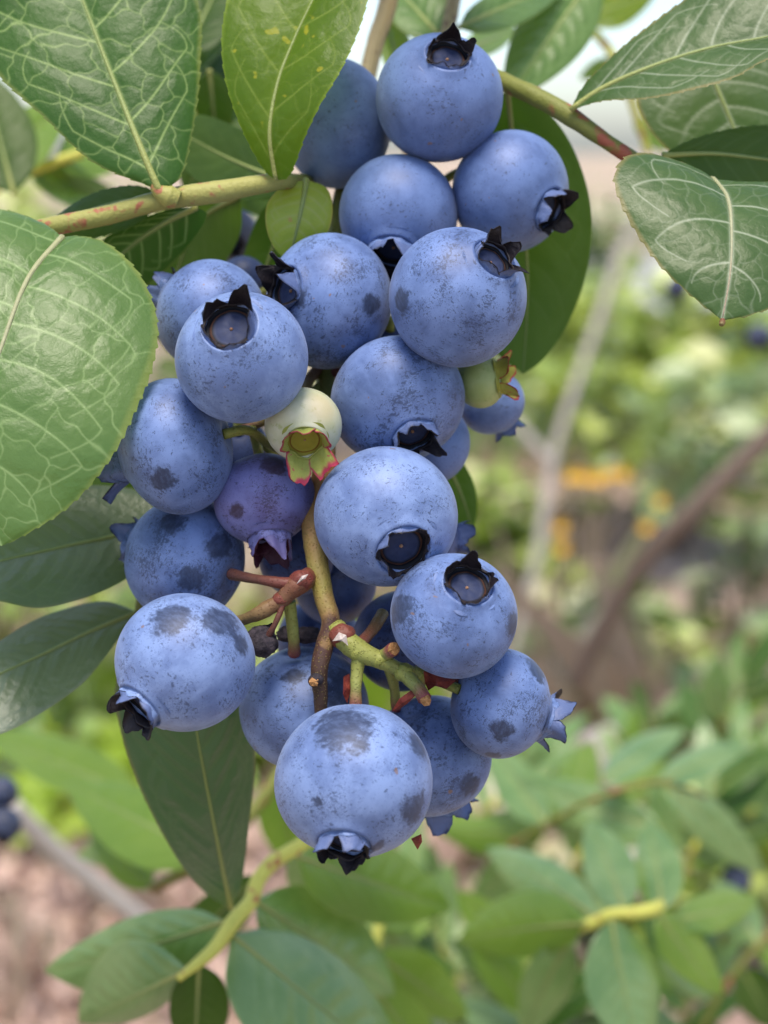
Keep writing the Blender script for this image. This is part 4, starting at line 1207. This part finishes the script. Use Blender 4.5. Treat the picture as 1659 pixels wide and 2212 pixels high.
leaf3(Bq, [(1430, 336, 18), (1540, 332, 19), (1660, 345, 20), (1800, 365, 22)], [(1470, 312, 18), (1555, 284, 19), (1659, 271, 20), (1780, 295, 22)],
      [(1480, 385, 18), (1570, 425, 19), (1700, 430, 21)], M_LEAF_DARK, nv=110, nu=60, seed=24, teeth=.2)
leaf3(Bq, [(1500, 60, 34), (1540, 170, 32), (1582, 270, 31), (1640, 420, 30)], [(1420, 120, 34), (1376, 205, 33), (1392, 262, 32), (1440, 322, 31), (1560, 405, 30)],
      [(1600, 80, 34), (1700, 150, 33), (1750, 260, 32), (1730, 370, 30)], M_LEAF_DULL, nv=90, nu=60, seed=25)

# shaded shoot behind the left berries
C_ = shoot('blueberry_shoot', (420, 1000, 26), 'shaded shoot behind the left berries with two long leaves coloured grey for sky sheen')
twig(C_, [(520, 820, 34), (430, 980, 28), (370, 1090, 25), (330, 1220, 25), (305, 1320, 25), (330, 1420, 28)], [.9, .9, .9, .9, .9, .7], M_TWIG2, seed=5)
leaf3(C_, [(365, 1102, 25), (286, 1146, 22), (150, 1178, 18), (0, 1212, 15), (-150, 1250, 13)],
      [(340, 1072, 26), (255, 1050, 25), (130, 1055, 22), (0, 1095, 18), (-90, 1165, 15)],
      [(318, 1210, 20), (262, 1256, 17), (164, 1297, 13), (80, 1314, 11), (0, 1300, 10), (-90, 1275, 11)], M_LEAF_SHEEN,
      nv=140, nu=90, seed=31, bulge=.08, relief=1.6, nsec=9, wave=.015, vstr=.4)
leaf3(C_, [(300, 1322, 25), (191, 1366, 22), (82, 1418, 19), (0, 1456, 17), (-150, 1540, 14)],
      [(228, 1299, 26), (150, 1314, 25), (80, 1337, 23), (0, 1383, 20), (-90, 1450, 17)],
      [(262, 1370, 22), (222, 1425, 19), (177, 1478, 17), (82, 1546, 14), (0, 1587, 12), (-90, 1600, 12)], M_LEAF_SHEEN,
      nv=140, nu=90, seed=32, bulge=.08, relief=1.6, nsec=9, wave=.015, vstr=.5)
leaf3(C_, [(330, 860, 44), (300, 960, 46), (260, 1050, 48), (200, 1150, 50)], [(280, 880, 45), (220, 980, 48), (190, 1080, 50)], [(370, 920, 45), (360, 1020, 48), (280, 1120, 50)], M_LEAF_DARK, nv=40, nu=22, seed=33)

# leaf at the right of the centre, behind the berries
Dq = shoot('blueberry_shoot', (930, 900, 34), 'short shaded twig behind the central berries with one dark green leaf')
twig(Dq, [(800, 800, 36), (880, 880, 36), (940, 960, 36)], [.8, .8, .7], M_TWIG2, seed=6)
leaf3(Dq, [(940, 960, 36), (980, 1030, 38), (1005, 1090, 39), (1022, 1150, 40)], [(940, 1010, 37), (950, 1090, 39), (990, 1140, 40)], [(985, 985, 36), (1018, 1030, 38), (1031, 1090, 39)], M_LEAF_DARK, nv=50, nu=30, seed=41)

# lower yellow green shoot, out of focus
E_ = shoot('blueberry_shoot', (690, 1790, 78), 'bright yellow green blurred shoot below the cluster with its leaves')
twig(E_, [(800, 1700, 80), (700, 1785, 76), (655, 1822, 74), (590, 1862, 70), (556, 1905, 67), (543, 1945, 65), (505, 1990, 62), (462, 2050, 60), (405, 2098, 58), (385, 2114, 58)], [1.2, 1.2, 1.25, 1.3, 1.3, 1.3, 1.3, 1.1, .6], M_TWIG3, seed=7, knob=.05)
leaf3(E_, [(500, 1962, 60), (486, 1900, 42), (462, 1780, 30), (441, 1670, 24), (425, 1580, 20), (410, 1450, 17), (395, 1340, 16)],
      [(440, 1925, 45), (380, 1850, 33), (308, 1715, 25), (266, 1600, 21), (250, 1480, 18), (300, 1380, 16)],
      [(522, 1905, 43), (538, 1780, 32), (551, 1650, 26), (545, 1540, 21), (490, 1410, 17)], M_LEAF_GLOSS,
      nv=180, nu=100, seed=51, bulge=.10, relief=4.5, nsec=9, vstr=.3, teeth=.1)
def soft_leaf(sh, bx, by, tx, ty, z0, z1, wl, wr, mat, seed, bend=0.0, tiltl=0.0, tiltr=0.0, droop=0.0, lay=0.8):
    """leaf by base and tip; half widths in picture units, depth tilt of each margin in mm"""
    rq = np.random.default_rng(seed * 7 + 1)
    sc_ = math.hypot(tx - bx, ty - by) * PXMM * (1 + z0 / FOCUS)
    tiltl += sc_ * rq.uniform(-.16, .08)
    tiltr += sc_ * rq.uniform(-.16, .08)
    droop += sc_ * rq.uniform(-.12, .02)
    dx, dy = tx - bx, ty - by
    L = math.hypot(dx, dy); nx, ny = -dy / L, dx / L
    def pt(t, o, dzv):
        k = bend * 4 * t * (1 - t) * L
        X_, Y_ = bx + dx * t + nx * (o + k), by + dy * t + ny * (o + k)
        ym = by + dy * t
        return (X_, Y_, z0 + (z1 - z0) * t + dzv + droop * 4 * t * (1 - t) + lay * (ym - Y_) * PXMM * (1 + z0 / FOCUS))
    sh_ = lambda t: (math.sin(math.pi * t ** 0.82)) ** 0.75
    M = [pt(t, 0, 0) for t in (0, .25, .5, .75, 1)]
    Lm = [pt(t, -wl * sh_(t), tiltl * sh_(t)) for t in (.12, .3, .5, .7, .88)]
    Rm = [pt(t, wr * sh_(t), tiltr * sh_(t)) for t in (.12, .3, .5, .7, .88)]
    return leaf3(sh, M, Lm, Rm, mat, nv=60, nu=34, seed=seed, bulge=.13, nsec=7, vstr=.7, relief=3.2, wave=.02)
soft_leaf(E_, 485, 1990, 95, 2098, 62, 95, 100, 70, M_LEAF_SOFT, 61, bend=-.02, tiltl=8)
soft_leaf(E_, 405, 2095, 170, 2210, 58, 82, 50, 120, M_LEAF_SOFT, 62, tiltl=6)
soft_leaf(E_, 500, 2020, 880, 2330, 62, 80, 110, 150, M_LEAF_SOFT, 63, tiltl=10, tiltr=-4)
soft_leaf(E_, 548, 1945, 850, 2150, 72, 110, 110, 80, M_LEAF_SOFT, 64, tiltl=12)
soft_leaf(E_, 640, 1850, 975, 1965, 80, 135, 90, 90, M_LEAF_FRESH, 65, tiltl=10)
soft_leaf(E_, 430, 2080, 420, 2300, 60, 70, 70, 60, M_LEAF_DARK, 66)
soft_leaf(E_, 560, 1890, 330, 2110, 85, 120, 60, 50, M_LEAF_DARK, 67)
soft_leaf(E_, 680, 1800, 700, 2010, 90, 120, 70, 70, M_LEAF_SOFT, 68)

# other blurred shoots
F_ = shoot('blueberry_shoot', (480, 1800, 130), 'blurred light green shoot at the left, behind the lowest single leaf')
twig(F_, [(620, 1650, 140), (540, 1760, 135), (450, 1850, 130), (330, 1920, 140)], [1.5, 1.5, 1.4, 1.2], M_TWIG2, seed=8)
soft_leaf(F_, 450, 1850, 140, 1690, 130, 170, 90, 70, M_LEAF_FRESH, 71)
soft_leaf(F_, 520, 1780, 160, 1850, 140, 190, 70, 60, M_LEAF_SOFT, 72)
soft_leaf(F_, 300, 1720, -40, 1580, 180, 230, 55, 60, M_LEAF_FRESH, 73)
soft_leaf(F_, 330, 1920, 190, 1760, 150, 180, 50, 40, M_LEAF_FRESH, 74)
soft_leaf(F_, 560, 1700, 300, 1560, 170, 210, 60, 60, M_LEAF_FRESH, 75)
soft_leaf(F_, 600, 1680, 640, 1880, 150, 170, 70, 60, M_LEAF_FRESH, 76)

G_ = shoot('blueberry_shoot', (1260, 2000, 130), 'blurred yellow green shoot at the lower right with a fan of leaves')
twig(G_, [(1235, 2015, 136), (1262, 2000, 132), (1290, 1990, 131), (1320, 1975, 130), (1370, 1972, 130), (1410, 1964, 132), (1440, 1940, 150)], [.9, 1.4, 1.3, 1.5, 1.3, 1.2, .8], M_TWIG3, seed=9)
for i, a in enumerate([(1265, 1995, 990, 2032, 130, 160, 62, 85, M_LEAF_FRESH), (1290, 1985, 1050, 1830, 132, 175, 60, 50, M_LEAF_SOFT), (1350, 1970, 1270, 1770, 132, 170, 55, 55, M_LEAF_SOFT),
                       (1430, 1970, 1400, 1770, 134, 165, 50, 55, M_LEAF_SOFT), (1320, 1985, 1390, 2290, 128, 120, 75, 80, M_LEAF_SOFT), (1420, 1972, 1560, 2150, 132, 140, 50, 45, M_LEAF_FRESH),
                       (1230, 2030, 1130, 2240, 136, 150, 55, 55, M_LEAF_SOFT), (1450, 1990, 1640, 1940, 138, 175, 45, 45, M_LEAF_FRESH)]):
    soft_leaf(G_, *a, seed=80 + i, tiltl=6, lay=1.1, bend=.02)
H_ = shoot('blueberry_shoot', (1400, 1760, 210), 'blurred dull green shoot right of the lowest berries, leaves pointing right')
twig(H_, [(1060, 1850, 230), (1180, 1780, 215), (1300, 1720, 205), (1420, 1690, 205), (1520, 1720, 220)], [.8, .8, .8, .8, .7], M_TWIG2, seed=10)
for i, a in enumerate([(1300, 1690, 1480, 1575, 205, 240, 40, 35, M_LEAF_SOFT), (1420, 1690, 1620, 1610, 205, 240, 35, 35, M_LEAF_SOFT), (1430, 1790, 1120, 1680, 205, 230, 55, 50, M_LEAF_SOFT),
                       (1440, 1700, 1650, 1890, 205, 240, 45, 45, M_LEAF_SOFT), (1180, 1780, 1060, 1600, 215, 250, 50, 45, M_LEAF_SOFT), (1230, 1760, 1280, 1600, 215, 250, 50, 45, M_LEAF_FRESH),
                       (1180, 1800, 940, 1790, 220, 260, 50, 40, M_LEAF_FRESH), (1150, 1810, 1010, 1980, 220, 250, 55, 45, M_LEAF_SOFT)]):
    soft_leaf(H_, *a, seed=90 + i, tiltl=6, lay=1.1, bend=-.02)
I_ = shoot('blueberry_shoot', (800, 2160, 120), 'blurred yellow shoot at the bottom centre with broad leaves')
twig(I_, [(830, 1940, 140), (815, 2020, 130), (800, 2100, 125), (790, 2250, 120)], [1.2, 1.2, 1.2, 1.2], M_TWIG3, seed=11)
for i, a in enumerate([(810, 2060, 1010, 2200, 125, 150, 65, 60, M_LEAF_FRESH), (815, 2010, 940, 1890, 130, 160, 50, 50, M_LEAF_FRESH), (800, 2130, 960, 2330, 120, 130, 60, 60, M_LEAF_FRESH),
                       (822, 1980, 900, 2120, 140, 160, 45, 45, M_LEAF_SOFT)]):
    soft_leaf(I_, *a, seed=100 + i, tiltl=5)
J_ = shoot('blueberry_shoot', (1600, 2100, 240), 'blurred shoot in the lower right corner')
twig(J_, [(1500, 2260, 250), (1560, 2140, 240), (1640, 2040, 240), (1740, 1960, 250)], [.9, .9, .9, .8], M_TWIG2, seed=12)
for i, a in enumerate([(1560, 2140, 1430, 2070, 240, 270, 45, 40, M_LEAF_SOFT), (1600, 2090, 1680, 2230, 240, 250, 50, 45, M_LEAF_DARK), (1640, 2040, 1540, 1900, 240, 260, 45, 45, M_LEAF_SOFT),
                       (1530, 2200, 1480, 2330, 245, 250, 50, 50, M_LEAF_DARK), (1640, 2040, 1760, 2120, 240, 250, 40, 40, M_LEAF_FRESH)]):
    soft_leaf(J_, *a, seed=110 + i, tiltl=5)

# leaves above and behind the cluster
K_ = shoot('blueberry_shoot', (960, 120, 62), 'blurred upper shoot behind the topmost berry with large hanging leaves')
twig(K_, [(970, -220, 56), (985, -60, 60), (975, 30, 58), (960, 90, 56), (930, 200, 54), (880, 330, 50)], [1.2, 1.2, 1.2, 1.1, 1.0, .9], M_TAN, seed=13)
twig(K_, [(850, -60, 50), (835, 20, 48), (812, 90, 46), (795, 160, 44), (785, 260, 42)], [1.5, 1.5, 1.4, 1.3, 1.2], M_TAN, seed=14)
for i, a in enumerate([(955, 85, 800, -90, 56, 70, 55, 75, M_LEAF_PALE), (990, 60, 1240, -50, 56, 80, 42, 46, M_LEAF_PALE), (1290, -60, 1090, 215, 80, 62, 75, 80, M_LEAF_PALE),
                       (870, 180, 830, 20, 60, 70, 30, 40, M_LEAF_FRESH), (1000, 110, 1120, 60, 70, 110, 30, 30, M_LEAF_FRESH)]):
    soft_leaf(K_, *a, seed=120 + i)
for i, a in enumerate([(985, -60, 860, -330, 60, 20, 80, 80, M_LEAF), (980, -120, 1150, -380, 60, 10, 80, 80, M_LEAF), (850, -60, 640, -260, 50, 10, 80, 80, M_LEAF), (960, -160, 900, -480, 50, -10, 85, 85, M_LEAF), (985, -200, 1250, -260, 55, 20, 80, 80, M_LEAF)]):  # unseen leaves above the frame, added to shade the upper berries
    soft_leaf(K_, *a, seed=160 + i, lay=1.0)
L_ = shoot('blueberry_shoot', (460, 100, 70), 'shaded shoot behind the two upper left leaves')
twig(L_, [(330, -60, 66), (375, 80, 64), (395, 200, 62), (460, 330, 60), (600, 420, 56)], [1.1, 1.1, 1.0, 1.0, .9], M_TWIG2, seed=15)
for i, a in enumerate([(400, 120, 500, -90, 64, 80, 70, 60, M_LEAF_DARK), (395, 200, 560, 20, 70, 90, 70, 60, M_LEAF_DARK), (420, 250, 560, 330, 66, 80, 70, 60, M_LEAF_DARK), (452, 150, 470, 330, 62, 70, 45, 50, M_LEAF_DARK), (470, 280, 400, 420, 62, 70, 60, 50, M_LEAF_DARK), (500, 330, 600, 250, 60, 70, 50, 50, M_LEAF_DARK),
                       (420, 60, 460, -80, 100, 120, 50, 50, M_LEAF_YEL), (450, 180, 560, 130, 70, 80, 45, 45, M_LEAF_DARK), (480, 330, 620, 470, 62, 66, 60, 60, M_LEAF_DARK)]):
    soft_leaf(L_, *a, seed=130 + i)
N_ = shoot('blueberry_shoot', (-20, 330, 110), 'blurred bright green shoot at the left edge below the large veined leaf')
twig(N_, [(-80, 470, 130), (0, 400, 125), (90, 360, 120), (180, 330, 120)], [1.3, 1.2, 1.1, 1.0], M_TWIG3, seed=16)
for i, a in enumerate([(90, 360, 230, 420, 120, 140, 35, 30, M_LEAF_FRESH), (30, 420, -40, 150, 90, 100, 70, 80, M_LEAF_DARK), (-30, 380, 150, 210, 110, 130, 60, 60, M_LEAF_FRESH), (120, 345, 330, 290, 120, 150, 60, 60, M_LEAF_FRESH), (60, 370, 300, 460, 125, 140, 40, 40, M_LEAF_SOFT), (0, 400, 60, 260, 140, 160, 60, 60, M_LEAF_DARK)]):
    soft_leaf(N_, *a, seed=140 + i)
O_ = shoot('blueberry_shoot', (1330, 60, 150), 'blurred bright leaves at the top right, behind the veined right leaf')
twig(O_, [(1200, -60, 150), (1260, 40, 150), (1330, 130, 150), (1400, 330, 160)], [1.0, 1.0, 1.0, .8], M_TWIG3, seed=17)
for i, a in enumerate([(1260, 40, 1420, -20, 150, 160, 40, 45, M_LEAF_YEL), (1240, 10, 1130, 60, 150, 160, 40, 40, M_LEAF_YEL), (1330, 130, 1250, 170, 150, 160, 20, 20, M_LEAF_FRESH), (1370, 250, 1440, 330, 160, 165, 20, 22, M_LEAF_FRESH)]):
    soft_leaf(O_, *a, seed=150 + i)

# ------------------------------------------------------------------ more blurred shoots filling the lower right and bottom
r5 = np.random.default_rng(77)
MS = [M_LEAF_SOFT, M_LEAF_FRESH, M_LEAF_PALE, M_LEAF_SOFT, M_LEAF, M_LEAF_DARK]
SPOTS = [(1060, 1740, 330, 'between the lowest berries and the lower right fan'), (1560, 1560, 420, 'at the right edge, level with the spiky berry'), (1500, 1830, 300, 'right of the pinkish stick'),
         (1150, 2180, 190, 'at the bottom edge, right of centre'), (960, 2060, 260, 'right of the bottom centre shoot'), (1380, 1640, 480, 'far behind the spiky berry'),
         (1620, 1750, 360, 'at the right edge above the pink berry'), (60, 1560, 300, 'at the left edge below the long grey leaf'), (620, 2160, 220, 'at the bottom edge under the yellow green shoot'),
         (1480, 2180, 330, 'in front of the mulch in the lower right'), (1250, 1850, 360, 'behind the lower right fan of leaves')]
for si, (px, py, dz, where) in enumerate(SPOTS):
    S = shoot('blueberry_shoot', (px, py, dz), 'blurred leafy shoot ' + where, group='blurred shoots of the lower foliage')
    a0 = r5.uniform(-2.6, -0.5)
    ln = 210 / (1 + dz / 200) * 1.5
    ex, ey = px + math.cos(a0) * ln, py + math.sin(a0) * ln
    bx_, by_ = px - math.cos(a0) * ln * 0.5, py - math.sin(a0) * ln * 0.5
    twig(S, [(bx_, by_, dz + 20), (px, py, dz), ((px + ex) / 2 + 12, (py + ey) / 2, dz + 6), (ex, ey, dz + 20)], [1.1, 1.1, 1.0, .7], M_TWIG2 if si % 2 else M_TWIG3, seed=200 + si)
    nl = 8
    for k in range(nl):
        f = k / (nl - 1)
        cx, cy = bx_ + (ex - bx_) * f, by_ + (ey - by_) * f
        a = a0 + (0.95 if k % 2 else -0.95) * (1.15 - 0.8 * f) + r5.normal(0, .25)
        L = (300 + 90 * r5.random()) / (1 + dz / 200) * 1.25
        wd = L * r5.uniform(.16, .24)
        soft_leaf(S, cx, cy, cx + math.cos(a) * L, cy + math.sin(a) * L, dz + r5.uniform(-5, 5), dz + r5.uniform(-10, 40), wd, wd * r5.uniform(.6, 1.1), MS[int(r5.integers(0, len(MS)))],
                  300 + si * 10 + k, bend=r5.normal(0, .04), lay=r5.uniform(.3, 1.3))
